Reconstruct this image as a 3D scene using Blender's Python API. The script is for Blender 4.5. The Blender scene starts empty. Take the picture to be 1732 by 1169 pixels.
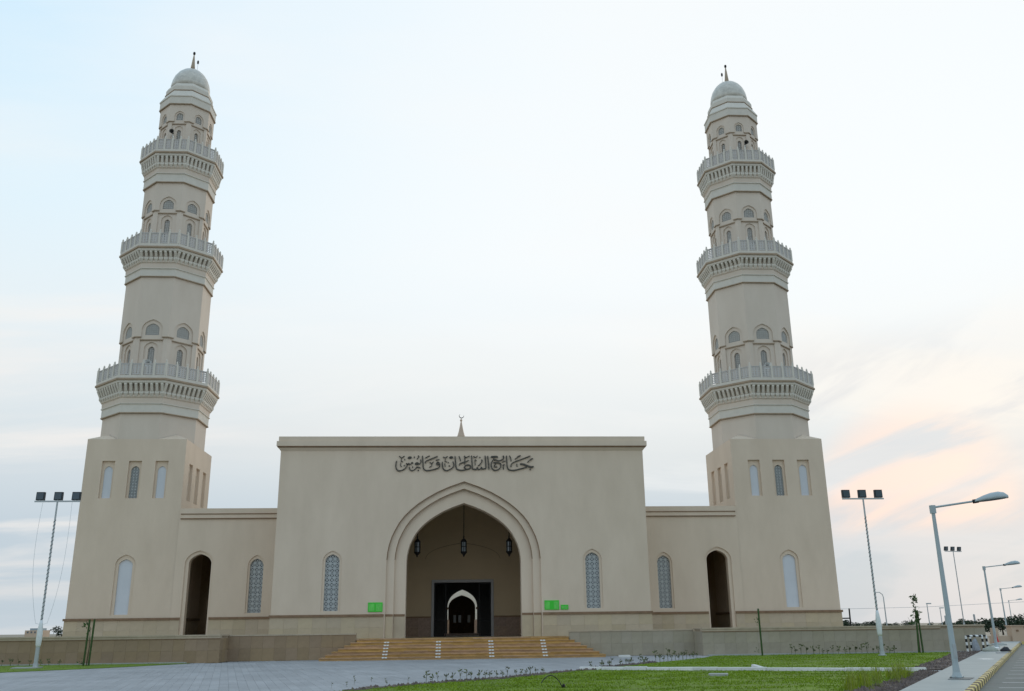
import bpy, math, random, mathutils
from mathutils import Vector, Matrix
from mathutils.geometry import tessellate_polygon
random.seed(7)
S = bpy.context.scene
COL = S.collection
rad = math.radians

# ------------------------------------------------------------------ camera
cam = bpy.data.cameras.new('camera'); camo = bpy.data.objects.new('camera', cam); COL.objects.link(camo)
yaw, pitch, roll = rad(3.569), rad(17.155), rad(-0.7266)
cy_, sy_ = math.cos(yaw), math.sin(yaw)
fw = Vector((sy_*math.cos(pitch), cy_*math.cos(pitch), math.sin(pitch)))
rt = Vector((cy_, -sy_, 0)); up = rt.cross(fw)
rt, up = rt*math.cos(roll)+up*math.sin(roll), -rt*math.sin(roll)+up*math.cos(roll)
m = Matrix((rt, up, -fw)).transposed().to_4x4(); m.translation = (-0.4234, 0, 1.6)
camo.matrix_world = m
cam.sensor_fit = 'HORIZONTAL'; cam.sensor_width = 36; cam.lens = 1546.1/1732*36
cam.clip_start = 0.1; cam.clip_end = 6000
S.camera = camo

# ------------------------------------------------------------------ sky, sun, exposure
S.view_settings.view_transform = 'Standard'; S.view_settings.look = 'None'
S.view_settings.exposure = 0.2; S.view_settings.gamma = 1.0; S.view_settings.use_curve_mapping = False
SUN_AZ, SUN_EL = rad(33), rad(7)
W = bpy.data.worlds.new('World'); S.world = W; W.use_nodes = True
nt = W.node_tree; nt.nodes.clear()
def N(t, **k):
    n = nt.nodes.new(t)
    for a, b in k.items(): setattr(n, a, b)
    return n
def L(a, b): nt.links.new(a, b)
def mth(op, a, b=None, c=None, clamp=False):
    n = N('ShaderNodeMath', operation=op); n.use_clamp = clamp
    for i, v in enumerate((a, b, c)):
        if v is None: continue
        if isinstance(v, (int, float)): n.inputs[i].default_value = v
        else: L(v, n.inputs[i])
    return n.outputs[0]
def sstep(x, a, b):
    n = N('ShaderNodeMapRange', interpolation_type='SMOOTHSTEP'); L(x, n.inputs[0])
    n.inputs[1].default_value = a; n.inputs[2].default_value = b; n.inputs[3].default_value = 0; n.inputs[4].default_value = 1
    return n.outputs[0]
def mixc(f, a, b):
    n = N('ShaderNodeMix', data_type='RGBA')
    if isinstance(f, (int, float)): n.inputs[0].default_value = f
    else: L(f, n.inputs[0])
    for i, v in ((6, a), (7, b)):
        if isinstance(v, tuple): n.inputs[i].default_value = (*v, 1)
        else: L(v, n.inputs[i])
    return n.outputs[2]
tc = N('ShaderNodeTexCoord')
sep = N('ShaderNodeSeparateXYZ'); L(tc.outputs['Generated'], sep.inputs[0])
sx, sy, sz = sep.outputs
def dirdot(az, el):
    n = N('ShaderNodeVectorMath', operation='DOT_PRODUCT'); L(tc.outputs['Generated'], n.inputs[0])
    n.inputs[1].default_value = (math.sin(az)*math.cos(el), math.cos(az)*math.cos(el), math.sin(el))
    return n.outputs['Value']
# overcast vault seen through thin cloud: colour by elevation, bluer away from the sunset
ramp = N('ShaderNodeValToRGB'); L(sz, ramp.inputs[0])
els = ramp.color_ramp.elements
stops = [(0.0, (.52, .605, .67)), (.10, (.555, .64, .71)), (.18, (.70, .765, .80)), (.30, (.81, .885, .92)), (.42, (.74, .895, .985)), (.60, (.58, .82, 1.0)), (1.0, (.48, .70, .94))]
els[0].position, els[0].color = stops[0][0], (*stops[0][1], 1)
els[1].position, els[1].color = stops[-1][0], (*stops[-1][1], 1)
for p, c in stops[1:-1]:
    e = els.new(p); e.color = (*c, 1)
sunny = dirdot(SUN_AZ, rad(30))
wht = sstep(dirdot(rad(27), rad(28)), .62, 1.0)
up_f = sstep(sz, .12, .40)
base = mixc(mth('MULTIPLY', mth('MULTIPLY', wht, up_f), .92), ramp.outputs[0], (.955, .985, .995))
# cloud streaks on a plane overhead
den = mth('ADD', sz, .13)
cb = N('ShaderNodeCombineXYZ'); L(mth('DIVIDE', sx, den), cb.inputs[0]); L(mth('DIVIDE', sy, den), cb.inputs[1])
cb.inputs[2].default_value = 3.7
mp = N('ShaderNodeMapping'); L(cb.outputs[0], mp.inputs[0]); mp.inputs['Rotation'].default_value = (0, 0, rad(-28)); mp.inputs['Scale'].default_value = (.55, 1.25, 1)
def noise(scale, detail, rough, vec, dist=0.0):
    n = N('ShaderNodeTexNoise'); n.inputs['Scale'].default_value = scale; n.inputs['Detail'].default_value = detail
    n.inputs['Roughness'].default_value = rough; n.inputs['Distortion'].default_value = dist; L(vec, n.inputs['Vector']); return n.outputs['Fac']
n1 = noise(1.1, 7, .55, mp.outputs[0], .4)
n2 = noise(.55, 5, .5, mp.outputs[0], .2)
c1 = sstep(n1, .46, .72)
cl = mth('MULTIPLY', c1, sstep(sz, .02, .14))
base = mixc(mth('MULTIPLY', cl, .55), base, (.95, .955, .95))
c2 = mth('MULTIPLY', sstep(n2, .48, .66), mth('SUBTRACT', 1.0, sstep(sz, .22, .5)))
base = mixc(mth('MULTIPLY', c2, .22), base, (.66, .70, .745))
# warm glow of the low sun behind the cloud deck, on the right
g = dirdot(SUN_AZ, rad(10))
gl = sstep(g, .945, .999)
warmband = mth('MULTIPLY', sstep(sz, .11, .19), mth('SUBTRACT', 1.0, sstep(sz, .25, .35)))
base = mixc(mth('MULTIPLY', mth('MULTIPLY', gl, warmband), mth('MULTIPLY', sstep(n1, .44, .60), .38)), base, (1.0, .945, .85))
gw = sstep(dirdot(rad(8), rad(12)), .86, 1.0)
base = mixc(mth('MULTIPLY', mth('MULTIPLY', gw, warmband), mth('MULTIPLY', n2, .4)), base, (.98, .90, .80))
lw = mth('MULTIPLY', sstep(dirdot(rad(-27), rad(13)), .955, 1.0), mth('MULTIPLY', c1, .6))
base = mixc(lw, base, (.95, .87, .80))
# pink cloud bank near the horizon on the right
nz = N('ShaderNodeCombineXYZ'); L(mth('MULTIPLY', sx, 4.5), nz.inputs[0]); L(mth('MULTIPLY', sy, 3), nz.inputs[1]); L(mth('MULTIPLY', mth('SUBTRACT', sz, mth('MULTIPLY', sx, .38)), 15), nz.inputs[2])
pn = noise(1.3, 6, .55, nz.outputs[0], .5)
lil = mth('MULTIPLY', mth('MULTIPLY', sstep(dirdot(rad(32), rad(9)), .955, .995), mth('SUBTRACT', 1.0, sstep(sz, .23, .31))), mth('SUBTRACT', 1.0, sstep(pn, .42, .58)))
base = mixc(mth('MULTIPLY', lil, .55), base, (.68, .705, .745))
pink = mth('MULTIPLY', sstep(dirdot(rad(27.3), rad(6.4)), .9935, .9985), sstep(pn, .36, .56))
base = mixc(mth('MULTIPLY', mth('MULTIPLY', pink, sstep(sz, .070, .105)), .9), base, (.98, .78, .69))
pinkh = mth('MULTIPLY', sstep(dirdot(rad(33.5), rad(9.3)), .984, .999), sstep(pn, .32, .60))
base = mixc(mth('MULTIPLY', mth('MULTIPLY', pinkh, sstep(sz, .10, .15)), .32), base, (1.0, .90, .80))
sky = N('ShaderNodeTexSky', sky_type='NISHITA', sun_disc=False, sun_elevation=SUN_EL, sun_rotation=SUN_AZ, air_density=1.0, dust_density=1.5)
bg1 = N('ShaderNodeBackground'); L(sky.outputs[0], bg1.inputs[0]); bg1.inputs[1].default_value = .1
bg2 = N('ShaderNodeBackground'); L(base, bg2.inputs[0]); bg2.inputs[1].default_value = .89
mx = N('ShaderNodeMixShader'); mx.inputs[0].default_value = .98
L(bg1.outputs[0], mx.inputs[1]); L(bg2.outputs[0], mx.inputs[2])
out = N('ShaderNodeOutputWorld'); L(mx.outputs[0], out.inputs[0])
sun = bpy.data.lights.new('sun', 'SUN'); sun.energy = .6; sun.angle = rad(14); sun.color = (1, .86, .70)
suno = bpy.data.objects.new('sun', sun); COL.objects.link(suno)
suno.rotation_euler = Vector((math.sin(SUN_AZ)*math.cos(SUN_EL), math.cos(SUN_AZ)*math.cos(SUN_EL), math.sin(SUN_EL))).to_track_quat('Z', 'Y').to_euler()

# ------------------------------------------------------------------ materials
def mat(name, col, rough=.8, var=.12, scale=2.0, bump=0.0, bscale=40, objr=0.0, metal=0.0, col2=None, island=0.0, streak=None, spec=.3):
    mm = bpy.data.materials.new(name); mm.use_nodes = True
    t = mm.node_tree; b = t.nodes['Principled BSDF']
    b.inputs['Roughness'].default_value = rough; b.inputs['Metallic'].default_value = metal; b.inputs['Specular IOR Level'].default_value = spec
    n = t.nodes.new
    geo = n('ShaderNodeTexCoord')
    vec = geo.outputs['Object']
    nz = n('ShaderNodeTexNoise'); nz.inputs['Scale'].default_value = scale; nz.inputs['Detail'].default_value = 6; nz.inputs['Roughness'].default_value = .6
    if streak:
        mpn = n('ShaderNodeMapping'); mpn.inputs['Scale'].default_value = streak; t.links.new(vec, mpn.inputs[0]); vec = mpn.outputs[0]
    t.links.new(vec, nz.inputs['Vector'])
    mr = n('ShaderNodeMapRange'); mr.inputs[1].default_value = .25; mr.inputs[2].default_value = .75
    t.links.new(nz.outputs['Fac'], mr.inputs[0])
    mc = n('ShaderNodeMix'); mc.data_type = 'RGBA'; t.links.new(mr.outputs[0], mc.inputs[0])
    c2 = col2 or tuple(min(1, c*(1+var)) for c in col); c1 = col if col2 else tuple(c*(1-var) for c in col)
    mc.inputs[6].default_value = (*c1, 1); mc.inputs[7].default_value = (*c2, 1)
    o = mc.outputs[2]
    if objr or island:
        hs = n('ShaderNodeHueSaturation'); t.links.new(o, hs.inputs['Color'])
        src = n('ShaderNodeObjectInfo').outputs['Random'] if objr else n('ShaderNodeNewGeometry').outputs['Random Per Island']
        a = objr or island
        r2 = n('ShaderNodeMapRange'); r2.inputs[3].default_value = 1-a; r2.inputs[4].default_value = 1+a; t.links.new(src, r2.inputs[0]); t.links.new(r2.outputs[0], hs.inputs['Value'])
        wn = n('ShaderNodeTexWhiteNoise'); wn.noise_dimensions = '1D'; t.links.new(src, wn.inputs['W'])
        r3 = n('ShaderNodeMapRange'); r3.inputs[3].default_value = .5-.03*a*2.2; r3.inputs[4].default_value = .5+.03*a*2.2; t.links.new(wn.outputs['Value'], r3.inputs[0]); t.links.new(r3.outputs[0], hs.inputs['Hue'])
        r4 = n('ShaderNodeMapRange'); r4.inputs[3].default_value = 1-a; r4.inputs[4].default_value = 1+a; t.links.new(wn.outputs['Value'], r4.inputs[0]); t.links.new(r4.outputs[0], hs.inputs['Saturation'])
        o = hs.outputs[0]
    t.links.new(o, b.inputs['Base Color'])
    if bump:
        bn = n('ShaderNodeTexNoise'); bn.inputs['Scale'].default_value = bscale; bn.inputs['Detail'].default_value = 4; t.links.new(geo.outputs['Object'], bn.inputs['Vector'])
        bm = n('ShaderNodeBump'); bm.inputs['Strength'].default_value = bump; bm.inputs['Distance'].default_value = .03; t.links.new(bn.outputs['Fac'], bm.inputs['Height']); t.links.new(bm.outputs[0], b.inputs['Normal'])
    return mm
STUCCO = mat('beige_render', (.605, .49, .38), .9, .035, .7, .14, 25, col2=(.70, .575, .455), streak=(1, 1, .35))
STUCCOM = mat('minaret_render', (.60, .51, .425), .9, .035, .7, .08, 25, col2=(.68, .585, .495), streak=(1, 1, .35))
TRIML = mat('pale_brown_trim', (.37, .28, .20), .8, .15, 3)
LATTM = mat('stone_grille', (.50, .485, .455), .8, .06)
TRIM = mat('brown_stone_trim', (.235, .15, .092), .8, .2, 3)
CARVE = mat('cast_stone', (.64, .595, .525), .85, .06, 2.5)
PLASTER = mat('white_plaster', (.60, .62, .66), .8, .04, 1.2)
CLAD = mat('tan_stone', (.49, .40, .285), .75, .10, 1.6, .08, 18, objr=.06)
CLADB = mat('brown_sandstone', (.30, .215, .135), .8, .13, 1.6, .08, 18, objr=.065)
CLADG = mat('grey_sandstone', (.36, .315, .24), .8, .13, 1.6, .08, 18, objr=.055)
COPE = mat('coping_stone', (.44, .36, .265), .8, .15, 2.0)
PORCH = mat('porch_render', (.55, .43, .285), .9, .06, .5)
GRANITE = mat('brown_granite', (.29, .20, .15), .5, .25, 6, objr=.08)
GOLD = mat('golden_step_stone', (.42, .25, .12), .65, .30, 1.6, .05, 20, objr=.16, streak=(1, 3, 3))
GRIP = mat('white_grip_strip', (.78, .78, .76), .7, .05)
LATT = mat('white_lattice', (.43, .45, .45), .6, .06)
GRILB = mat('pale_grille_back', (.42, .41, .385), .8, .1)
RAILP = mat('railing_screen', (.53, .505, .485), .85, .06)
PANE = mat('dark_glass', (.13, .145, .16), .12, .05, spec=.6)
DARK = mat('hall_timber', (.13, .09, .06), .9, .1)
ALU = mat('aluminium_frame', (.34, .33, .33), .5, .05, metal=.2)
BLACKM = mat('black_metal', (.018, .018, .02), .5, .2, metal=.3)
LETTER = mat('dark_bronze_letter', (.072, .066, .055), .5, .2, 4, metal=.1)
LGLASS = mat('lantern_glass', (.22, .25, .27), .15, .1, spec=.6)
GREEN = mat('green_board', (.05, .56, .04), .5, .05)
GREENP = mat('green_board_panel', (.13, .60, .10), .5, .25, 9)
STEEL = mat('galvanised_steel', (.42, .45, .46), .5, .1, 5, metal=.3)
LAMPM = mat('lamp_paint', (.40, .46, .48), .45, .05, 3)
LENS = mat('lamp_lens', (.10, .10, .10), .2, .05, spec=.6)
FLOOD = mat('floodlight_housing', (.045, .058, .07), .45, .2, 8)
FGLASS = mat('floodlight_glass', (.10, .13, .16), .1, .1, spec=.8)
WRAPM = mat('white_plastic_wrap', (.72, .74, .75), .4, .1, 8)
CABLE = mat('black_cable', (.03, .03, .035), .6, .1)
CABLEG = mat('grey_cable', (.50, .52, .54), .6, .1)
PAVER = mat('grey_paver', (.345, .34, .345), .85, .16, .35, .1, 60, island=.055)
SLABM = mat('paving_bed', (.17, .17, .175), .9, .1)
SAND = mat('sandy_ground', (.30, .25, .19), .95, .2, .05)
CONC = mat('concrete_walk', (.36, .37, .35), .9, .1, .9, .06, 40)
CONCW = mat('white_kerb', (.68, .67, .64), .85, .1, 4, objr=.06)
ASPH = mat('asphalt', (.115, .135, .13), .9, .15, 1.0, .1, 80)
PAINT = mat('road_paint', (.55, .56, .56), .8, .12, 5)
YEL = mat('yellow_kerb', (.60, .48, .20), .8, .2, 6, objr=.06)
BLK = mat('black_kerb', (.10, .085, .045), .8, .2, 6)
LAWN = mat('lawn_soil', (.09, .12, .02), .95, .3, .5, .2, 30, col2=(.17, .27, .012), streak=(1, 2.2, 1))
GRASS = mat('grass_blade', (.10, .17, .008), .8, .35, .45, col2=(.25, .36, .010), streak=(1, 2.2, 1))
SOIL = mat('dark_soil', (.125, .098, .085), .95, .3, 2.5, .3, 20)
CLOD = mat('soil_clod', (.14, .108, .095), .95, .5, 1, island=.3)
STAKE = mat('green_timber', (.045, .085, .025), .8, .3, 8)
BARK = mat('bark', (.10, .075, .05), .9, .3, 10)
LEAF = mat('leaf_green', (.05, .09, .025), .7, .35, 3, island=.3)
LEAFD = mat('far_leaf', (.035, .055, .03), .8, .3, 1, island=.35)
LEAFY = mat('reed_green', (.24, .29, .03), .7, .3, 3, island=.25)
LEAFR = mat('seedling_leaf', (.12, .135, .06), .8, .4, 5, island=.35)
WHITE = mat('white_paint', (.78, .78, .77), .6, .04)
BLACKP = mat('black_paint', (.02, .02, .02), .6, .05)
RED = mat('red_plastic', (.52, .05, .04), .5, .08)
PEACH = mat('peach_wall', (.52, .40, .30), .9, .06, 1)
SACK = mat('pale_sack', (.36, .37, .32), .9, .2, 6, .3, 20)
BAG = mat('black_bag', (.015, .015, .02), .35, .2)
SPK = mat('horn_white', (.66, .68, .68), .5, .05)
SPKD = mat('horn_grey', (.12, .115, .105), .6, .05)
DOME = mat('pale_dome_tile', (.55, .52, .46), .35, .22, 3.5, .2, 12, spec=.5)
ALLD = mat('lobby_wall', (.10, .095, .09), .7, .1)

# ------------------------------------------------------------------ helpers
ORG = {}
def org(o): return ORG.get(o.name, Vector((0, 0, 0))) if o else Vector((0, 0, 0))
def tag(o, label=None, cat=None, group=None, kind=None):
    if label: o['label'] = label
    if cat: o['category'] = cat
    if group: o['group'] = group
    if kind: o['kind'] = kind
    return o
def thing(name, loc, label, cat, group=None, rz=0.0):
    o = bpy.data.objects.new(name, None); COL.objects.link(o); o.location = loc; o.rotation_euler.z = rz
    o.empty_display_size = .2
    ORG[o.name] = Vector(loc)
    return tag(o, label, cat, group)
def place(me, name, parent, loc=(0, 0, 0), rot=None, scale=None):
    o = bpy.data.objects.new(name, me); COL.objects.link(o)
    if parent: o.parent = parent
    o.location = loc
    if rot: o.rotation_euler = rot
    if scale: o.scale = scale
    return o
class MB:
    def __init__(s): s.v = []; s.f = []
    def add(s, vs, fs):
        n = len(s.v); s.v += [tuple(q) for q in vs]; s.f += [tuple(i+n for i in f) for f in fs]; return s
    def box(s, x0, x1, y0, y1, z0, z1):
        return s.add([(x, y, z) for x in (x0, x1) for y in (y0, y1) for z in (z0, z1)], [(0, 1, 3, 2), (4, 6, 7, 5), (0, 4, 5, 1), (2, 3, 7, 6), (0, 2, 6, 4), (1, 5, 7, 3)])
    def ring(s, rings, cap0=True, cap1=True, closed=True):
        n = len(rings[0]); b = len(s.v)
        for r in rings: s.v += [tuple(q) for q in r]
        for k in range(len(rings)-1):
            for i in range(n if closed else n-1):
                j = (i+1) % n; s.f.append((b+k*n+i, b+k*n+j, b+(k+1)*n+j, b+(k+1)*n+i))
        if cap0: s.f.append(tuple(b+i for i in reversed(range(n))))
        if cap1: s.f.append(tuple(b+(len(rings)-1)*n+i for i in range(n)))
        return s
    def poly(s, prof, n=8, c=(0, 0), rot=0.0, flat=False, cap0=True, cap1=True):
        k = 1/math.cos(math.pi/n) if flat else 1.0
        return s.ring([[(c[0]+r*k*math.cos(rot+2*math.pi*i/n), c[1]+r*k*math.sin(rot+2*math.pi*i/n), z) for i in range(n)] for r, z in prof], cap0, cap1)
    def tube(s, pts, r, n=6, r2=None):
        pts = [Vector(p) for p in pts]; rings = []
        for i, p in enumerate(pts):
            d = (pts[min(i+1, len(pts)-1)]-pts[max(i-1, 0)]).normalized()
            a = d.cross(Vector((0, 0, 1)) if abs(d.z) < .95 else Vector((1, 0, 0))).normalized(); b = d.cross(a)
            rr = r if r2 is None else r+(r2-r)*i/(len(pts)-1)
            rings.append([p+a*rr*math.cos(2*math.pi*k/n)+b*rr*math.sin(2*math.pi*k/n) for k in range(n)])
        return s.ring(rings)
    def plate(s, outline, holes, F):
        loops = [[Vector((u, w, 0)) for u, w in outline]]+[[Vector((u, w, 0)) for u, w in h] for h in holes]
        tris = tessellate_polygon(loops); vs = [F(q.x, q.y) for lp in loops for q in lp]
        return s.add(vs, tris)
    def strip(s, A, B, closed=False):
        n = len(A); b = len(s.v); s.v += [tuple(q) for q in A]+[tuple(q) for q in B]
        for i in range(n if closed else n-1):
            j = (i+1) % n; s.f.append((b+i, b+j, b+n+j, b+n+i))
        return s
    def mesh(s, name, mtl, smooth=False, off=None):
        me = bpy.data.meshes.new(name)
        v = s.v if off is None else [(x-off.x, y-off.y, z-off.z) for x, y, z in s.v]
        me.from_pydata(v, [], s.f)
        for q in (mtl if isinstance(mtl, list) else [mtl]): me.materials.append(q)
        if smooth: me.shade_smooth()
        me.update(); return me
    def build(s, name, mtl, parent=None, smooth=False, local=False):
        me = s.mesh(name, mtl, smooth, None if local or not parent else org(parent))
        o = place(me, name, parent)
        if parent: ORG[o.name] = org(parent)
        return o
def copy_tree(o, parent=None):
    c = o.copy(); COL.objects.link(c); c.parent = parent
    for ch in o.children: copy_tree(ch, c)
    return c
def lathe(prof, n=16, c=(0, 0)): return MB().poly(prof, n, c)
KEEL = [(1, 0), (.992, .09), (.975, .18), (.945, .28), (.90, .375), (.85, .465), (.785, .55), (.70, .635), (.60, .715), (.485, .79), (.36, .86), (.20, .93), (0, 1.0)]
def arch(cx, hw, z0, zs, za):
    k = za-zs
    Lh = [(cx-hw*u, zs+k*v) for u, v in KEEL]; Rh = [(cx+hw*u, zs+k*v) for u, v in reversed(KEEL[:-1])]
    return [(cx-hw, z0)]+Lh+Rh+[(cx+hw, z0)]
def face(cx, cy, ang, a):
    c, s_ = math.cos(ang), math.sin(ang)
    return lambda d: (lambda u, z: (cx+s_*(a-d)+c*u, cy-c*(a-d)+s_*u, z))
def lattice_mesh(hw, z0, z1, cell, bar, F, depth=.03):
    mb = MB(); ncol = max(2, round(2*hw/cell)); cell = 2*hw/ncol; nrow = max(2, round((z1-z0)/cell)); ch = (z1-z0)/nrow
    def bar2(u0, w0, u1, w1, b, d0):
        dx, dz = u1-u0, w1-w0; l = math.hypot(dx, dz); px, pz = -dz/l*b/2, dx/l*b/2
        q = [(u0+px, w0+pz), (u1+px, w1+pz), (u1-px, w1-pz), (u0-px, w0-pz)]
        mb.ring([[F(d0)(*t) for t in q], [F(d0+depth)(*t) for t in q]], True, False)
    for i in range(ncol+1): bar2(-hw+i*cell, z0, -hw+i*cell, z1, bar, 0)
    for j in range(nrow+1): bar2(-hw, z0+j*ch, hw, z0+j*ch, bar, .004)
    for i in range(ncol):
        for j in range(nrow):
            u, w = -hw+i*cell, z0+j*ch
            bar2(u, w, u+cell, w+ch, bar*.8, .008); bar2(u, w+ch, u+cell, w, bar*.8, .012)
    return mb
# panels of cladding, every one its own object
PM = {}
def panel_mesh(w, h, mtl, t=.04):
    k = (round(w, 3), round(h, 3), mtl.name)
    if k not in PM:
        e = .003; w2, h2 = w/2-.0018, h/2-.0018
        mb = MB().ring([[(-w2, 0, -h2), (w2, 0, -h2), (w2, 0, h2), (-w2, 0, h2)], [(-w2, -t+e, -h2), (w2, -t+e, -h2), (w2, -t+e, h2), (-w2, -t+e, h2)], [(-w2+e, -t, -h2+e), (w2-e, -t, -h2+e), (w2-e, -t, h2-e), (-w2+e, -t, h2-e)]], False, True)
        PM[k] = mb.mesh('stone_panel', mtl)
    return PM[k]
def clad(parent, p0, ang, length, z0, z1, wt, rows, mtl, name='stone_panel'):
    n = max(1, round(length/wt)); w = length/n; h = (z1-z0)/rows; me = panel_mesh(w, h, mtl); o0 = org(parent)
    c, s_ = math.cos(ang), math.sin(ang)
    for i in range(n):
        for j in range(rows):
            u = w*(i+.5); d = random.uniform(-.003, .002)
            q = Vector((p0[0]+c*u-s_*d, p0[1]+s_*u+c*d, z0+h*(j+.5)))-o0
            place(me, name, parent, q, (0, 0, ang))

# ------------------------------------------------------------------ ground, paving, walk, road
g = MB().poly([(3500, -.14)], 48, cap0=False); tag(g.build('ground', SAND), kind='structure')
ORD = 'first second third fourth fifth sixth seventh eighth ninth tenth eleventh twelfth thirteenth fourteenth fifteenth sixteenth seventeenth eighteenth nineteenth twentieth twenty-first twenty-second twenty-third twenty-fourth twenty-fifth twenty-sixth'.split()
D_ = Vector((.537, .844)); N_ = Vector((.844, -.537)); K0 = Vector((11.26, 21.8))
def kp(s, n, z=0.0): q = K0+D_*s+N_*n; return (q.x, q.y, z)
bed = MB(); bed.ring([[(-45, 4, -.10), kp(-24, -1.36, -.10), kp(36.5, -1.36, -.10), (29.4, 56, -.10), (-45, 56, -.10)], [(-45, 4, -.012), kp(-24, -1.36, -.012), kp(36.5, -1.36, -.012), (29.4, 56, -.012), (-45, 56, -.012)]], False, True)
plaza = tag(bed.build('paved_plaza', SLABM), kind='structure')
# long courses of pavers running towards the steps
pd = Vector((-.23, .973)); pn_ = Vector((.973, .23)); rows = MB()
def clipseg(k):
    a = pn_*k; lo, hi = 2.0, 60.0
    def inside(t):
        q = a+pd*t
        return -44 < q.x and 5 < q.y < 54.4 and (q-K0).dot(N_) < -1.4 and not (q.x < -13 and q.y > 52.4) and not (q.x > 13.1 and q.y > 52.3)
    ts = [lo+i*.6 for i in range(97)]; return [t for t in ts if inside(t)]
k = -52.0
while k < 32:
    ts = clipseg(k)
    if ts:
        t = ts[0]
        while t < ts[-1]:
            e = min(t+random.choice((1.2, 2.4, 3.6)), ts[-1]+.1)
            c0 = pn_*(k+.003)+pd*(t+.003); c1 = pn_*(k+.277)+pd*(t+.003); c2 = pn_*(k+.277)+pd*(e-.003); c3 = pn_*(k+.003)+pd*(e-.003)
            z = random.uniform(-.002, .002)
            rows.add([(c.x, c.y, z) for c in (c0, c1, c2, c3)]+[(c.x, c.y, -.011) for c in (c0, c1, c2, c3)], [(0, 1, 2, 3), (0, 4, 5, 1), (1, 5, 6, 2), (2, 6, 7, 3), (3, 7, 4, 0)])
            t = e
    k += .28
tag(rows.build('paving_course', PAVER, plaza), kind='stuff')
side = MB().ring([[kp(-25, -1.35, -.1), kp(150, -1.35, -.1), kp(150, -.005, -.1), kp(-25, -.005, -.1)], [kp(-25, -1.35, .08), kp(150, -1.35, .08), kp(150, -.005, .08), kp(-25, -.005, .08)]])
walk = tag(side.build('sidewalk', CONC), kind='structure')
road = MB().add([kp(-26, .1, -.07), kp(57.5, .1, -.07), kp(57.5, 45, -.07), kp(-26, 45, -.07)], [(0, 1, 2, 3)])
tag(road.build('car_park', ASPH), kind='structure')
kerb = thing('painted_kerb', kp(0, 0, -.07), 'kerb of yellow and black painted blocks between sidewalk and car park', 'kerb')
def kerbmesh(ln, mtl):
    a = ln/2-.006; P = lambda s, n, z: tuple(D_*s+N_*n)+(z,)
    pr = [(0, -.02), (.14, -.02), (.14, .12), (.115, .155), (0, .155)]
    return MB().ring([[P(-a, n, z) for n, z in pr], [P(a, n, z) for n, z in pr]]).mesh('kerb_block', mtl)
ky, kb = kerbmesh(.5, YEL), kerbmesh(.5, BLK)
for i in range(-10, 110):
    q = D_*(i*.5); place(kb if i % 2 else ky, 'kerb_block', kerb, (q.x, q.y, random.uniform(-.006, .006)))
cross = thing('yellow_kerb', kp(57.6, 0, -.07), 'plain yellow kerb closing the far end of the car park', 'kerb')
MB().ring([[kp(57.6, .15, -.1), kp(57.6, 40, -.1), kp(58, 40, -.1), kp(58, .15, -.1)], [kp(57.6, .15, .14), kp(57.6, 40, .14), kp(58, 40, .14), kp(58, .15, .14)]]).build('kerb_body', YEL, cross)
vg = tag(MB().add([kp(58, -.2, -.02), kp(170, -.2, -.02), kp(170, 60, -.02), kp(58, 60, -.02)], [(0, 1, 2, 3)]).build('verge', SAND), kind='structure')
ln = MB(); dv = Vector((.975, -.22)); pv = Vector((.22, .975))
for i in range(-4, 22):
    q = K0+D_*(1.5+i*2.45)+N_*.55; A = [q-pv*.06, q+dv*5.2-pv*.06, q+dv*5.2+pv*.06, q+pv*.06]
    ln.add([(c.x, c.y, -.066) for c in A], [(0, 1, 2, 3)])
tag(ln.build('parking_lines', PAINT), kind='structure')

# lawns, beds
def sheet(name, pts, z, mtl, zb=-.05):
    return tag(MB().ring([[(x, y, zb) for x, y in pts], [(x, y, z) for x, y in pts]], False, True).build(name, mtl), kind='structure')
SE = lambda s: tuple(K0+D_*s-N_*1.36)
lawn1 = [(-10, 17.6), (-3.3, 26.7), (-1.3, 29.2), (.95, 31.3), (2.2, 33.1), (3.7, 35.6), (4.75, 36.55), (15.2, 31.7), (13.7, 29.6), (11.2, 25.8), (8.6, 22.3), (5, 16.5)]
lawn2 = [(5.7, 38.6), (7.2, 40.6), (8.8, 43.3), (12.3, 48.6), (13.4, 51.0), (26.8, 51.2), (22.2, 43.6), (17.3, 36.0), (15.2, 32.5), (5.0, 37.2)]
lawn3 = [(-46, 30), (-24, 40), (-20.2, 43.3), (-17.5, 46.3), (-15.9, 48.8), (-14.6, 51.3), (-14.4, 51.9), (-46, 51.9)]
bed1 = [(13.7, 29.6), (11.2, 25.8), (8.6, 22.3), (5, 16.5), SE(-7), SE(1), SE(9.5), (15.3, 31.0), (15.2, 31.7)]
bed2 = [(26.8, 51.2), (22.2, 43.6), (17.3, 36.0), (15.2, 32.5), SE(12.5), SE(24), SE(33.5), SE(35.3), (28.2, 52)]
bed3 = [(-3.5, 26.75), (-1.55, 29.3), (.65, 31.45), (1.9, 33.2), (3.4, 35.7), (4.75, 36.85), (4.9, 36.6), (3.75, 35.5), (2.3, 33.0), (1.1, 31.2), (-1.2, 29.1), (-3.1, 26.6)]
bed4 = [(5.0, 37.2), (5.7, 38.6), (7.2, 40.6), (8.7, 43.3), (8.4, 43.5), (6.8, 40.9), (4.8, 38.2), (4.4, 37.2)]
sheet('lawn', lawn1, .03, LAWN); sheet('lawn', lawn2, .03, LAWN); sheet('lawn', lawn3, .025, LAWN)
sheet('planting_bed', bed1, .05, SOIL); sheet('planting_bed', bed2, .05, SOIL); sheet('planting_bed', bed3, .045, SOIL); sheet('planting_bed', bed4, .045, SOIL)
def inpoly(x, y, P):
    c = False; j = len(P)-1
    for i in range(len(P)):
        if (P[i][1] > y) != (P[j][1] > y) and x < (P[j][0]-P[i][0])*(y-P[i][1])/(P[j][1]-P[i][1])+P[i][0]: c = not c
        j = i
    return c
gr = MB()
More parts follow.
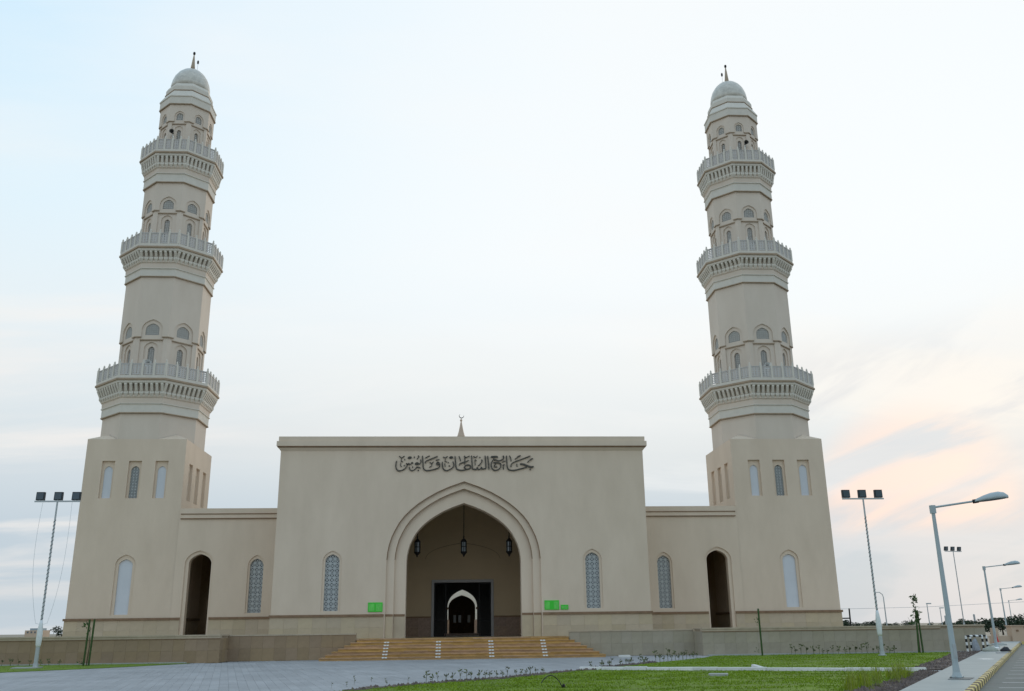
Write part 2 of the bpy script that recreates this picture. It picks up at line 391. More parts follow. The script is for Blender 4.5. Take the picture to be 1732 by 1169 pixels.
def scatter(P, n, ymin, worn=False):
    xs = [p[0] for p in P]; ys = [max(ymin, p[1]) for p in P]; k = 0
    while k < n:
        x, y = random.uniform(min(xs), max(xs)), random.uniform(min(ys), max(ys))
        if not inpoly(x, y, P): continue
        k += 1
        if worn and mathutils.noise.noise(Vector((x*.55, y*1.1, 3)))+.5*mathutils.noise.noise(Vector((x*1.7, y*2.6, 9))) < -.12 and random.random() < .85: continue
        yield x, y
for P, n, ym, z in ((lawn1, 42000, 21, .028), (lawn2, 26000, 31, .028), (lawn3, 5000, 38, .022)):
    for x, y in scatter(P, n, ym, True):
        h = random.uniform(.02, .055); a = random.uniform(0, 6.28); w = .016; lx, ly = random.uniform(-.03, .03), random.uniform(-.03, .03)
        gr.add([(x-w*math.cos(a), y-w*math.sin(a), z), (x+w*math.cos(a), y+w*math.sin(a), z), (x+lx, y+ly, z+h)], [(0, 1, 2)])
tag(gr.build('lawn_grass', GRASS), kind='stuff')
cl_ = MB()
for P, n, z in ((bed1, 1500, .05), (bed2, 1100, .05), (bed3, 320, .045), (bed4, 200, .045)):
    for x, y in scatter(P, n, 20):
        r = random.uniform(.02, .075); cl_.add([(x-r, y, z-.01), (x, y-r, z-.01), (x+r, y, z-.01), (x, y+r, z-.01), (x+random.uniform(-.02, .02), y, z+r*random.uniform(.6, 1.1))], [(0, 1, 4), (1, 2, 4), (2, 3, 4), (3, 0, 4)])
tag(cl_.build('soil_clods', CLOD), kind='stuff')
# white kerb stones between the two lawns
ks = thing('lawn_kerb', (4.9, 36.9, 0), 'straight white kerb of short stones dividing the two lawns', 'kerb')
A0, A1 = Vector((4.35, 37.0)), Vector((15.45, 31.85)); dr = (A1-A0).normalized(); ang = math.atan2(dr.y, dr.x); LN = (A1-A0).length; nn = 14
kme = MB().ring([[(-.5, -.1, 0), (.5, -.1, 0), (.5, .1, 0), (-.5, .1, 0)], [(-.5, -.1, .125), (.5, -.1, .125), (.5, .1, .125), (-.5, .1, .125)], [(-.49, -.085, .14), (.49, -.085, .14), (.49, .085, .14), (-.49, .085, .14)]]).mesh('kerb_stone', CONCW)
for i in range(nn):
    q = A0+dr*LN*(i+.5)/nn
    place(kme, 'kerb_stone', ks, (q.x-4.9, q.y-36.9, random.uniform(-.015, .008)), (random.uniform(-.02, .02), random.uniform(-.008, .008), ang+random.uniform(-.012, .012)), (LN/nn-.012, 1, 1))
def slab(name, x, y, z, sx, sy, sz, rot, mtl, label, cat):
    t = MB().ring([[(-sx/2, -sy/2, 0), (sx/2, -sy/2, 0), (sx/2, sy/2, 0), (-sx/2, sy/2, 0)], [(-sx/2, -sy/2, sz*.85), (sx/2, -sy/2, sz*.85), (sx/2, sy/2, sz*.85), (-sx/2, sy/2, sz*.85)], [(-sx/2+.02, -sy/2+.02, sz), (sx/2-.02, -sy/2+.02, sz), (sx/2-.02, sy/2-.02, sz), (-sx/2+.02, sy/2-.02, sz)]]).build(name, mtl, local=True)
    t.location = (x, y, z); t.rotation_euler = rot; return tag(t, label, cat)
slab('loose_kerb_stone', 10.55, 34.6, .03, .5, .2, .14, (0, .22, -.9), CONCW, 'loose tilted white kerb stone lying on the lawn kerb', 'stone')
slab('access_cover', 8.1, 31.1, .03, .62, .45, .07, (0, 0, -.3), CONC, 'flat pale concrete access cover set in the near lawn', 'cover')
slab('stone_offcut', 8.65, 51.6, 0, .62, .22, .12, (0, 0, .05), CONCW, 'white stone offcut lying on the paving right of the steps', 'stone')
slab('paper_sheet', 22.0, 39.7, .081, .42, .5, .012, (0, 0, .5), WHITE, 'white sheet lying flat on the sidewalk', 'litter')
bs = thing('wall_foot_kerb', (20, 51.6, 0), 'low pale kerb strip along the foot of the right capped wall', 'kerb')
for i in range(15): MB().box(13.2+i*.95, 13.2+(i+1)*.95-.012, 51.35, 51.6, -.03, .085).build('kerb_stone', CONC, bs)
bs = thing('wall_foot_kerb', (-20, 51.6, 0), 'low pale kerb strip along the foot of the left capped wall', 'kerb')
for i in range(16): MB().box(-14.6-(i+1)*.95, -14.6-i*.95-.012, 51.75, 51.98, -.03, .08).build('kerb_stone', CONC, bs)

# ------------------------------------------------------------------ terrace, walls, steps
terr = MB()
terr.box(-40, 29.0, 54.62, 96, -.1, 1.07); terr.box(-40, -13.4, 52.75, 54.615, -.1, 1.066); terr.box(13.4, 29.0, 52.75, 54.615, -.1, 1.066)
tag(terr.build('terrace_floor', COPE), kind='structure')
def podwall(x0, x1, label, mtl, capx):
    t = thing('podium_wall', ((x0+x1)/2, 54.3, 0), label, 'wall')
    MB().box(x0, x1, 54.345, 54.6, -.05, 1.33).build('wall_core', COPE, t)
    clad(t, (x0, 54.34), 0, x1-x0, .0, 1.33, .62, 2, mtl)
    n = 6
    for i in range(n):
        a, b = x0+(x1-x0)*i/n, x0+(x1-x0)*(i+1)/n
        MB().box(a+.003, b-.003, 54.27, 54.63, 1.332, 1.40).build('coping_stone', COPE, t)
podwall(-13.1, -6.02, 'brown stone podium wall left of the steps', CLADB, 0)
podwall(6.02, 13.2, 'greyish stone podium wall right of the steps', CLADG, 0)
def capwall(x0, x1, inner, label, mtl, top, capend, side=0):
    t = thing('capped_wall', ((x0+x1)/2, 52.4, 0), label, 'wall')
    MB().box(x0+.04, x1-.04, 52.445, 52.74, -.05, top-.08).build('wall_core', COPE, t)
    clad(t, (x0, 52.44), 0, x1-x0, 0, top-.19, .62, 2, mtl)
    # return towards the podium
    if inner > 0: clad(t, (x1-.04, 52.44), rad(90), 1.86, 0, top-.19, .62, 2, mtl); MB().box(x1-.3, x1-.045, 52.75, 54.26, -.05, top-.08).build('return_core', COPE, t)
    else:
        clad(t, (x0+.04, 54.3), rad(-90), 1.86, 0, top-.19, .62, 2, mtl); MB().box(x0+.045, x0+.3, 52.75, 54.26, -.05, top-.08).build('return_core', COPE, t)
        clad(t, (x1-.04, 52.44), rad(90), 20, -.05, top-.08, .8, 2, mtl)
    a, b = (x0, x1) if capend is None else (x0, capend)
    MB().box(a, b, 52.36, 52.74, top-.185, top-.075).build('cap_moulding', COPE, t)
    MB().box(a, b, 52.372, 52.45, top-.222, top-.187).build('cap_fillet', TRIM, t)
    n = max(1, round((x1-x0)/1.2))
    for i in range(n):
        p, q = x0+(x1-x0)*i/n, x0+(x1-x0)*(i+1)/n
        MB().box(p+.003, q-.003, 52.325, 52.76, top-.072, top).build('coping_stone', COPE, t)
    if inner > 0: MB().box(x1-.32, x1+.03, 52.77, 54.25, top-.072, top).build('coping_stone', COPE, t)
    else: MB().box(x0-.03, x0+.32, 52.77, 54.25, top-.072, top).build('coping_stone', COPE, t)
capwall(-42, -13.05, 1, 'low brown stone wall with moulded coping at far left', CLADB, 1.44, None)
capwall(13.2, 29.4, -1, 'low greyish stone wall with moulded coping at right behind the upper lawn', CLADG, 1.46, 26.8)
st = thing('staircase', (0, 53.3, 0), 'wide golden stone steps spreading up to the entrance arch', 'steps')
nst = 7; rz = 1.07/nst; run = .30
slabM = {}
def slabmesh(w, d, t):
    k = (round(w, 3), round(d, 3))
    if k not in slabM: slabM[k] = MB().ring([[(-w/2+.004, -d/2, 0), (w/2-.004, -d/2, 0), (w/2-.004, d/2, 0), (-w/2+.004, d/2, 0)], [(-w/2+.004, -d/2, t-.01), (w/2-.004, -d/2, t-.01), (w/2-.004, d/2, t-.01), (-w/2+.004, d/2, t-.01)], [(-w/2+.01, -d/2+.012, t), (w/2-.01, -d/2+.012, t), (w/2-.01, d/2, t), (-w/2+.01, d/2, t)]]).mesh('tread_stone', GOLD)
    return slabM[k]
for k in range(nst):
    hw = 5.95+run*(nst-1-k)+.02; y0 = 54.24-run*(nst-1-k)-.02; z1 = rz*(k+1)
    s_ = MB().box(-hw, hw, y0, 54.26+.002*k, rz*k-.03 if k else -.05, z1-.045).build('step', GOLD, st)
    n = 11; w = 2*(hw+.02)/n
    dd = .36 if k < nst-1 else .40
    for i in range(n):
        place(slabmesh(w, dd, .043), 'tread_stone', s_, (-(hw+.02)+w*(i+.5), y0-.025+dd/2-53.3, z1-.0435), None)
    # side treads
    if k < nst-1:
        for sg in (-1, 1):
            me = MB().box(-.17, .17, y0+dd-.02, 54.26, 0, .043).mesh('tread_stone', GOLD, off=Vector((0, 53.3, 0))); place(me, 'tread_stone', s_, (sg*(hw-.15), 0, z1-.0435))
    if k < nst-1:
        for xc in (-4.27, -1.39, 1.53, 4.46):
            mb = MB()
            for dx in (-.075, .075): mb.box(xc+dx-.062, xc+dx+.062, y0-.028, y0+.16, z1+.001, z1+.012); mb.box(xc+dx-.062, xc+dx+.062, y0-.037, y0-.0265, z1-.05, z1+.0115)
            mb.build('grip_strip', GRIP, s_)
land = thing('top_landing', (0, 55.2, 1.07), 'golden stone landing at the head of the steps under the arch', 'landing')
for i in range(10):
    MB().box(-5.9+i*1.18, -5.9+(i+1)*1.18-.006, 54.63, 55.9, 1.072, 1.10).build('floor_slab', GOLD, land)

# ------------------------------------------------------------------ gatehouse
Y0, T = 56.0, 60.42
gh = thing('mosque_gatehouse', (0, 56, 1.07), 'beige mosque gatehouse with tall pointed entrance arch between two low wings', 'building')
B0 = 1.03
FY = lambda y: (lambda u, z: (u, y, z))
def ring3(poly, y): return [(u, y, z) for u, z in poly]
outer, mid, inner = arch(0.03, 4.60, B0, 5.55, 10.2), arch(.03, 4.13, B0, 5.55, 9.78), arch(.03, 3.44, B0, 5.5, 8.93)
WX = 7.75
def win_holes(cx, dz=0): return arch(cx, .56, 2.62, 5.5, 6.1)
w_ = MB()
# front wall outline with the arch notched out of it
outl = [(-11.16, B0)]+outer+[(11.16, B0), (11.16, 12.2), (-11.16, 12.2)]
w_.plate(outl, [win_holes(-WX), win_holes(WX)], FY(Y0))
w_.add([(-11.16, Y0, B0), (-11.16, 72, B0), (-11.16, 72, 12.2), (-11.16, Y0, 12.2)], [(0, 1, 2, 3)])
w_.add([(11.16, Y0, B0), (11.16, 72, B0), (11.16, 72, 12.2), (11.16, Y0, 12.2)], [(0, 1, 2, 3)])
w_.add([(-11.16, Y0, 12.19), (-11.16, 72, 12.19), (11.16, 72, 12.19), (11.16, Y0, 12.19)], [(0, 1, 2, 3)])
w_.build('wall', STUCCO, gh)
ps = MB()
ps.strip(ring3(outer, Y0), ring3(outer, Y0+.16)); ps.plate(outer+list(reversed(mid)), [], FY(Y0+.16))
ps.strip(ring3(mid, Y0+.16), ring3(mid, Y0+.36)); ps.plate(mid+list(reversed(inner)), [], FY(Y0+.36))
ps.strip(ring3(inner, Y0+.36), ring3(inner, Y0+1.3))
ps.build('arch_surround', STUCCO, gh)
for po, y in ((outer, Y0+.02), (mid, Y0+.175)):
    # slim brown strip painting the recess shadow along the arch edge
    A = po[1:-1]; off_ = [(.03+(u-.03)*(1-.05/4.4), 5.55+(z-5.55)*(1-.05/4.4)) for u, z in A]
    MB().strip(ring3(A, y), ring3(off_, y)).strip(ring3(off_, y), ring3(off_, y+.03)).build('arch_shadow_line', TRIM, gh)
# porch behind the arch
PB = 65.0
po = MB()
back = [(-5.6, B0), (-1.94, B0), (-1.94, 4.62), (1.98, 4.62), (1.98, B0), (5.6, B0), (5.6, 10.4), (-5.6, 10.4)]
po.plate(back, [], FY(PB))
for x in (-5.6, 5.6): po.add([(x, Y0+1.3, B0), (x, PB, B0), (x, PB, 10.4), (x, Y0+1.3, 10.4)], [(0, 1, 2, 3)])
po.add([(-5.6, Y0+1.3, 10.4), (5.6, Y0+1.3, 10.4), (5.6, PB, 10.4), (-5.6, PB, 10.4)], [(0, 1, 2, 3)])
po.plate([(-5.6, B0)]+inner+[(5.6, B0), (5.6, 10.4), (-5.6, 10.4)], [], FY(Y0+1.3))
po.build('porch_interior', PORCH, gh)
MB().strip(ring3(arch(.03, 2.6, 6.2, 6.2, 7.3)[1:-1], PB-.012), ring3(arch(.03, 2.57, 6.2, 6.2, 7.265)[1:-1], PB-.012)).build('relief_arch', mat('relief_line', (.27, .19, .11), .9), gh)
for a, b in ((-5.55, -2.12), (2.16, 5.55)):
    clad(gh, (a, PB-.004), 0, b-a, 1.09, 2.30, .86, 2, GRANITE)
    MB().box(a, b, PB-.075, PB, 2.302, 2.40).build('porch_course', TRIM, gh)
df = MB(); df.box(-2.10, -1.93, PB-.09, PB+.25, 1.07, 4.62); df.box(1.97, 2.14, PB-.09, PB+.25, 1.07, 4.62); df.box(-2.10, 2.14, PB-.09, PB+.25, 4.622, 4.80)
door = df.build('door_frame', ALU, gh)
for x0, x1 in ((-1.90, -1.1), (1.14, 1.94)):
    d = MB()
    for q in ((x0, x0+.05), (x1-.05, x1)): d.box(q[0], q[1], PB+.12, PB+.17, 1.08, 4.58)
    for z in (1.08, 2.1, 4.53): d.box(x0+.051, x1-.051, PB+.12, PB+.17, z, z+.05)
    dl = d.build('door_leaf', BLACKM, door)
MB().box(-1.3, 1.4, 71.6, 71.95, 1.07, 1.24).build('floor_blocker', GRANITE, gh)  # added block that hides the bright strip of courtyard floor
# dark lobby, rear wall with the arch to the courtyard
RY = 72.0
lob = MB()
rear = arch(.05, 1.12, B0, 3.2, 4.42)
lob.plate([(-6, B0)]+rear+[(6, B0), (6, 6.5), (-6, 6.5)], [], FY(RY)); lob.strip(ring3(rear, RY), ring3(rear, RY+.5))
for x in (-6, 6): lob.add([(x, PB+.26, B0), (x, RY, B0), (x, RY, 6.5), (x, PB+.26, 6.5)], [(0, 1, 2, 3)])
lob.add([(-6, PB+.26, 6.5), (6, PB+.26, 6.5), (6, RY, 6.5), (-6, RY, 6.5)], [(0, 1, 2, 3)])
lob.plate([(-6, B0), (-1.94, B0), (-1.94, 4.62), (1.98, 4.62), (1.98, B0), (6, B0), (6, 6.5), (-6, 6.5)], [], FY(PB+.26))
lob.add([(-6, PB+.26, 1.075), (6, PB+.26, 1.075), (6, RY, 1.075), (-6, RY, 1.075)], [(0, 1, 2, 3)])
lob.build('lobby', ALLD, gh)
lob = MB(); lob.plate([(-11.16, B0)]+rear+[(11.16, B0), (11.16, 12.2), (-11.16, 12.2)], [], FY(RY+.5)); lob.build('rear_wall', STUCCO, gh)
for sg in (-1, 1):
    for z0, z1, mm in ((3.04, 3.16, TRIM), (2.5, 3.03, BLACKM)): pass
    MB().box(.05+sg*1.12-.10, .05+sg*1.12+.10, RY-.06, RY+.02, 2.98, 3.12).build('impost', TRIM, gh)
# cornice
co = MB()
cr = lambda e, z: [(-11.16-e, Y0-e, z), (11.16+e, Y0-e, z), (11.16+e, 72+e, z), (-11.16-e, 72+e, z)]
co.ring([cr(0, 12.08), cr(.03, 12.12), cr(.15, 12.265)], False, False).build('cornice_cove', STUCCO, gh)
MB().ring([cr(.15, 12.267), cr(.20, 12.30), cr(.20, 12.36)], False, False).build('cornice_line', TRIM, gh)
co = MB(); co.ring([[(-11.40, Y0-.24, 12.362), (11.40, Y0-.24, 12.362), (11.40, 72.2, 12.362), (-11.40, 72.2, 12.362)], [(-11.40, Y0-.24, 12.66), (11.40, Y0-.24, 12.66), (11.40, 72.2, 12.66), (-11.40, 72.2, 12.66)], [(-11.30, Y0-.14, 12.68), (11.30, Y0-.14, 12.68), (11.30, 72.1, 12.68), (-11.30, 72.1, 12.68)], [(-11.30, Y0-.14, 12.96), (11.30, Y0-.14, 12.96), (11.30, 72.1, 12.96), (-11.30, 72.1, 12.96)]])
co.build('parapet', STUCCO, gh)
# plinth
for sg in (-1, 1):
    a, b = (-11.2, -4.64) if sg < 0 else (4.70, 11.2)
    clad(gh, (a, Y0-.004), 0, b-a, 1.09, 2.31, .82, 2, CLAD)
    MB().box(a-(.05 if sg < 0 else 0), b+(.05 if sg > 0 else 0), Y0-.10, Y0+.05, 2.312, 2.45).build('string_course', TRIM, gh)
    MB().box(a, b, Y0-.07, Y0-.001, 1.0, 1.088).build('plinth_foot', GOLD, gh)
    for x0, x1, y in ((4.15, 4.58, Y0+.145), (3.46, 4.11, Y0+.345)):
        p0, p1 = (x0+.03, x1+.03) if sg > 0 else (-x1+.03, -x0+.03)
        MB().box(p0, p1, y-.03, y+.01, 1.09, 2.31).build('jamb_stone', CLAD, gh)
        MB().box(p0, p1, y-.045, y+.01, 2.312, 2.44).build('string_course', TRIM, gh)
def window(parent, cx, hw_o, za_o, hw_i, za_i, z0, zs, Fd, pane=True, cell=.28, bar=.058, d1=.07, d2=.26):
    """stepped stone surround, lattice screen and pane; Fd(depth)(u,z)"""
    oo, ii = arch(cx, hw_o, z0, zs, za_o), arch(cx, hw_i, z0+.03, zs, za_i)
    f = MB(); F0, F1, F2 = Fd(0), Fd(d1), Fd(d2)
    f.strip([F0(*q) for q in oo], [F1(*q) for q in oo], True); f.plate(oo, [ii], F1); f.strip([F1(*q) for q in ii], [F2(*q) for q in ii], True)
    fr = f.build('window', STUCCO, parent)
    F3 = lambda d: (lambda u, z: Fd(d)(u+cx, z))
    if pane:
        lattice_mesh(hw_i, z0+.03, za_i, cell, bar, lambda d: F3(d2-.09+d)).build('lattice', LATT, fr)
        MB().plate([(cx-hw_i-.02, z0), (cx+hw_i+.02, z0), (cx+hw_i+.02, za_i+.02), (cx-hw_i-.02, za_i+.02)], [], Fd(d2+.012)).build('pane', PANE, fr)
    else:
        MB().plate([(cx-hw_i-.02, z0), (cx+hw_i+.02, z0), (cx+hw_i+.02, za_i+.02), (cx-hw_i-.02, za_i+.02)], [], Fd(d2-.1)).build('plaster_panel', PLASTER, fr)
    return fr
FDY = lambda y: (lambda d: FY(y+d))
for sg in (-1, 1): window(gh, sg*WX, .56, 6.1, .42, 5.9, 2.62, 5.5, FDY(Y0))
# wings
WY = 60.38
for sg in (-1, 1):
    ar = lambda c, *q: arch(sg*c, *q)
    XA, XB = 18.15, 11.16
    rng = lambda a, b: (min(sg*a, sg*b), max(sg*a, sg*b))
    l, r = rng(XA, XB)
    dro, dri = ar(16.66, .88, B0, 5.74, 6.53), ar(16.62, .70, B0, 5.72, 6.32)
    wg = MB()
    wg.plate([(l, B0)]+dro+[(r, B0), (r, 9.17), (l, 9.17)], [ar(13.07, .54, 2.65, 5.55, 6.22)], FY(WY))
    wg.strip(ring3(dro, WY), ring3(dro, WY+.08)); wg.plate(dro+list(reversed(dri)), [], FY(WY+.08)); wg.strip(ring3(dri, WY+.08), ring3(dri, WY+.55))
    wg.add([(l, WY, 9.17), (r, WY, 9.17), (r, WY+.3, 9.17), (l, WY+.3, 9.17)], [(0, 1, 2, 3)])
    wg.add([(l, WY+.3, 8.9), (r, WY+.3, 8.9), (r, 72, 8.9), (l, 72, 8.9)], [(0, 1, 2, 3)])
    wg.build('wing_wall', STUCCO, gh)
    pas = MB()
    pl, pr = rng(15.3, 18.3)
    for x in (pl, pr): pas.add([(x, WY+.55, B0), (x, 70, B0), (x, 70, 7.2), (x, WY+.55, 7.2)], [(0, 1, 2, 3)])
    gl_, gr_ = rng(17.55, 18.0)
    pas.plate([(pl, B0), (pr, B0), (pr, 7.2), (pl, 7.2)], [[(gl_, 1.9), (gr_, 1.9), (gr_, 4.3), (gl_, 4.3)]], FY(70)); pas.add([(pl, WY+.55, 7.2), (pr, WY+.55, 7.2), (pr, 70, 7.2), (pl, 70, 7.2)], [(0, 1, 2, 3)])
    pas.plate([(pl, B0)]+dri+[(pr, B0), (pr, 7.2), (pl, 7.2)], [], FY(WY+.55))
    pas.build('passage', PORCH, gh)
    bars = MB()  # bars added to break the rear gap into bright fragments
    for z in (2.35, 2.9, 3.5): bars.box(gl_, gr_, 69.9, 69.96, z, z+.16)
    bars.box(gl_+.16, gl_+.24, 69.88, 69.95, 1.9, 4.3); bars.build('gap_bars', BLACKM, gh)
    window(gh, sg*13.07, .54, 6.22, .42, 6.01, 2.65, 5.55, FDY(WY))
    cx_l, cx_r = rng(18.0, 11.18)
    for z in (8.50, 8.79): MB().box(cx_l-(.06 if sg < 0 else 0), cx_r+(.06 if sg > 0 else 0), WY-.085, WY+.02, z, z+.055).build('cornice_line', TRIM, gh)
    MB().box(cx_l, cx_r, WY-.05, WY+.02, 8.557, 8.788).build('cornice_band', STUCCO, gh)
    MB().box(cx_l, cx_r, WY-.05, WY+.02, 8.847, 9.172).build('cornice_band', STUCCO, gh)
    for a, b in ((18.12, 17.56), (15.79, 11.2)):
        p0, p1 = rng(a, b)
        clad(gh, (p0, WY-.004), 0, p1-p0, 1.09, 2.31, .82, 2, CLAD)
        MB().box(p0, p1, WY-.10, WY+.03, 2.312, 2.45).build('string_course', TRIM, gh)

# ------------------------------------------------------------------ prayer hall across the courtyard, only its arch and the spire show
ph = thing('prayer_hall', (0, 100, 1.07), 'prayer hall behind the gatehouse, pale arch inside the door and spire above the parapet', 'building')
pa = arch(.10, 1.22, B0, 3.45, 4.50)
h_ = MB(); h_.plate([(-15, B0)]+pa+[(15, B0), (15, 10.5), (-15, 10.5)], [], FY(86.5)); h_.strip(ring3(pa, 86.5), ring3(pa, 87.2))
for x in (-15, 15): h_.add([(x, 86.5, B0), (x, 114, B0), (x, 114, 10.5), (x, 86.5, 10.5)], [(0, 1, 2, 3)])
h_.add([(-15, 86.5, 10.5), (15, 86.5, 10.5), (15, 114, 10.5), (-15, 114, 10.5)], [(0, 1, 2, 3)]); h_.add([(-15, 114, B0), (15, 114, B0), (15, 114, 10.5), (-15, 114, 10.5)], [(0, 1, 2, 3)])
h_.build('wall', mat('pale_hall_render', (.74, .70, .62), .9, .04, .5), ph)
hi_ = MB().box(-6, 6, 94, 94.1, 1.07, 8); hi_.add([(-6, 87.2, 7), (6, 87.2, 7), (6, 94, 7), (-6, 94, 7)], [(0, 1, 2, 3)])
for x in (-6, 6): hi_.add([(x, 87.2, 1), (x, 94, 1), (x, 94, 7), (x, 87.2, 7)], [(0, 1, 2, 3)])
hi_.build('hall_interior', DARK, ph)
for x in (-.55, -.05, .85): MB().box(x-.13, x+.13, 93.9, 93.95, 2.15, 2.85).build('inner_window', LGLASS, ph)
for sg in (-1, 1): MB().box(.1+sg*1.30-.16, .1+sg*1.30+.16, 86.38, 86.56, 1.07, 2.35).build('arch_pier_base', GRANITE, ph)
lathe([(6.2, 10.5), (6.2, 13.5), (5.9, 15.6), (5.0, 18.2), (3.4, 20.2), (1.6, 21.3), (.5, 21.75)], 32, (0, 100)).build('dome', DOME, ph, smooth=True)
lathe([(.52, 21.7), (.42, 22.0), (.28, 22.45), (.17, 23.0), (.09, 23.45), (.06, 23.6), (.13, 23.7), (.13, 23.8), (.05, 23.88), (.04, 24.0)], 12, (.03, 100)).build('spire', mat('spire_stone_pink', (.50, .38, .29), .5, .1, metal=.2), ph, smooth=True)
def crescent(mb, cx, cy, cz, r, t, a0=-.25, n=18):
    rings = []
    for i in range(n+1):
        a = rad(-215)+rad(250)*i/n+a0+rad(90)-rad(90); w = t*math.sin(math.pi*(i+.4)/(n+.8))
        rings.append([(cx+(r+dx)*math.cos(a), cy+dy, cz+(r+dx)*math.sin(a)) for dx, dy in ((-w, 0), (0, -w*.6), (w, 0), (0, w*.6))])
    return mb.ring(rings)
crescent(MB(), .06, 100, 24.28, .25, .045).build('crescent', BLACKM, ph)

# ------------------------------------------------------------------ minarets
MX, MY, MH = -21.33, T+3.18, 3.18
mn = thing('minaret', (MX, MY, 1.07), 'left tall beige minaret with three railed balconies, nearer the left flood mast', 'minaret', 'minarets flanking the gatehouse')
t8 = math.tan(math.pi/8)
sq = MB()
slotsU = (-1.68, 0.02, 1.72)
for q, ang in enumerate((0, math.pi/2, math.pi, -math.pi/2)):
    Fd = face(MX, MY, ang, MH)
    holes = []
    if q != 2: holes += [[(u-.41, 9.85), (u+.41, 9.85), (u+.41, 12.28), (u-.41, 12.28)] for u in slotsU]
    if q == 0: holes.append(arch(.1, .62, 2.63, 5.69, 6.31))
    sq.plate([(-MH, B0-.1), (MH, B0-.1), (MH, 13.72), (-MH, 13.72)], holes, Fd(0))
    for h in holes[:3]:
        if q == 2: break
        u = (h[0][0]+h[1][0])/2
        ii = arch(u, .27, 9.88, 11.66, 11.97)
        sq.strip([Fd(0)(*p) for p in h], [Fd(.16)(*p) for p in h], True); sq.plate(h, [ii], Fd(.16)); sq.strip([Fd(.16)(*p) for p in ii], [Fd(.30)(*p) for p in ii], True)
# broaches from square to octagon
for ang in (0, math.pi/2, math.pi, -math.pi/2):
    F = face(MX, MY, ang, MH)(0)
    A = F(MH*t8, 13.72); C = F(MH, 13.72); R = face(MX, MY, ang+math.pi/2, MH)(0); Bp = R(-MH*t8, 13.72)
    M_ = tuple((a+b)/2 for a, b in zip(A, Bp)); M_ = (M_[0], M_[1], 14.18)
    sq.add([A, C, Bp, M_], [(0, 1, 3), (1, 2, 3)])
sq.build('base_tower', STUCCO, mn)
for q, ang in enumerate((0, math.pi/2, -math.pi/2)):
    Fd = face(MX, MY, ang, MH)
    for i, u in enumerate(slotsU):
        if i == 1:
            lattice_mesh(.28, 9.87, 11.99, .185, .034, lambda d: (lambda a, z: Fd(.235+d)(a+u, z)), .025).build('slot_lattice', LATT, mn)
            MB().plate([(u-.29, 9.86), (u+.29, 9.86), (u+.29, 12), (u-.29, 12)], [], Fd(.302)).build('slot_pane', PANE, mn)
        else:
            MB().plate([(u-.29, 9.86), (u+.29, 9.86), (u+.29, 12), (u-.29, 12)], [], Fd(.22)).build('plaster_panel', PLASTER, mn)
window(mn, .1, .62, 6.31, .43, 6.03, 2.63, 5.66, face(MX, MY, 0, MH), pane=False)
clad(mn, (MX-MH-.04, MY-MH-.004), 0, 2*MH+.08, 1.09, 2.31, .8, 2, CLAD)
clad(mn, (MX-MH+.0, MY+MH), rad(-90), 2*MH, 1.09, 2.31, .9, 2, CLAD); clad(mn, (MX+MH-.0, MY-MH), rad(90), 2*MH, 1.09, 2.31, .9, 2, CLAD)
MB().ring([[(MX+a*x, MY+a*y, z) for x, y in ((-1, -1), (1, -1), (1, 1), (-1, 1))] for a, z in ((MH+.02, 2.312), (MH+.11, 2.312), (MH+.11, 2.45), (MH+.02, 2.45))], False, False).build('string_course', TRIM, mn)
OC = math.pi/8
def octo(prof, name, mtl, par=mn, cap0=True, cap1=True): return MB().poly(prof, 8, (MX, MY), OC, True, cap0, cap1).build(name, mtl, par)
octo([(3.13, 13.70), (3.13, 15.6)], 'lower_shaft', STUCCOM, cap0=False, cap1=False)
tiers = [(15.51, 16.13, 17.60, 3.24, 3.80, 17.92, 9), (25.34, 25.93, 27.27, 2.79, 3.33, 27.60, 8), (32.86, 33.54, 34.98, 2.35, 2.80, 35.30, 7)]
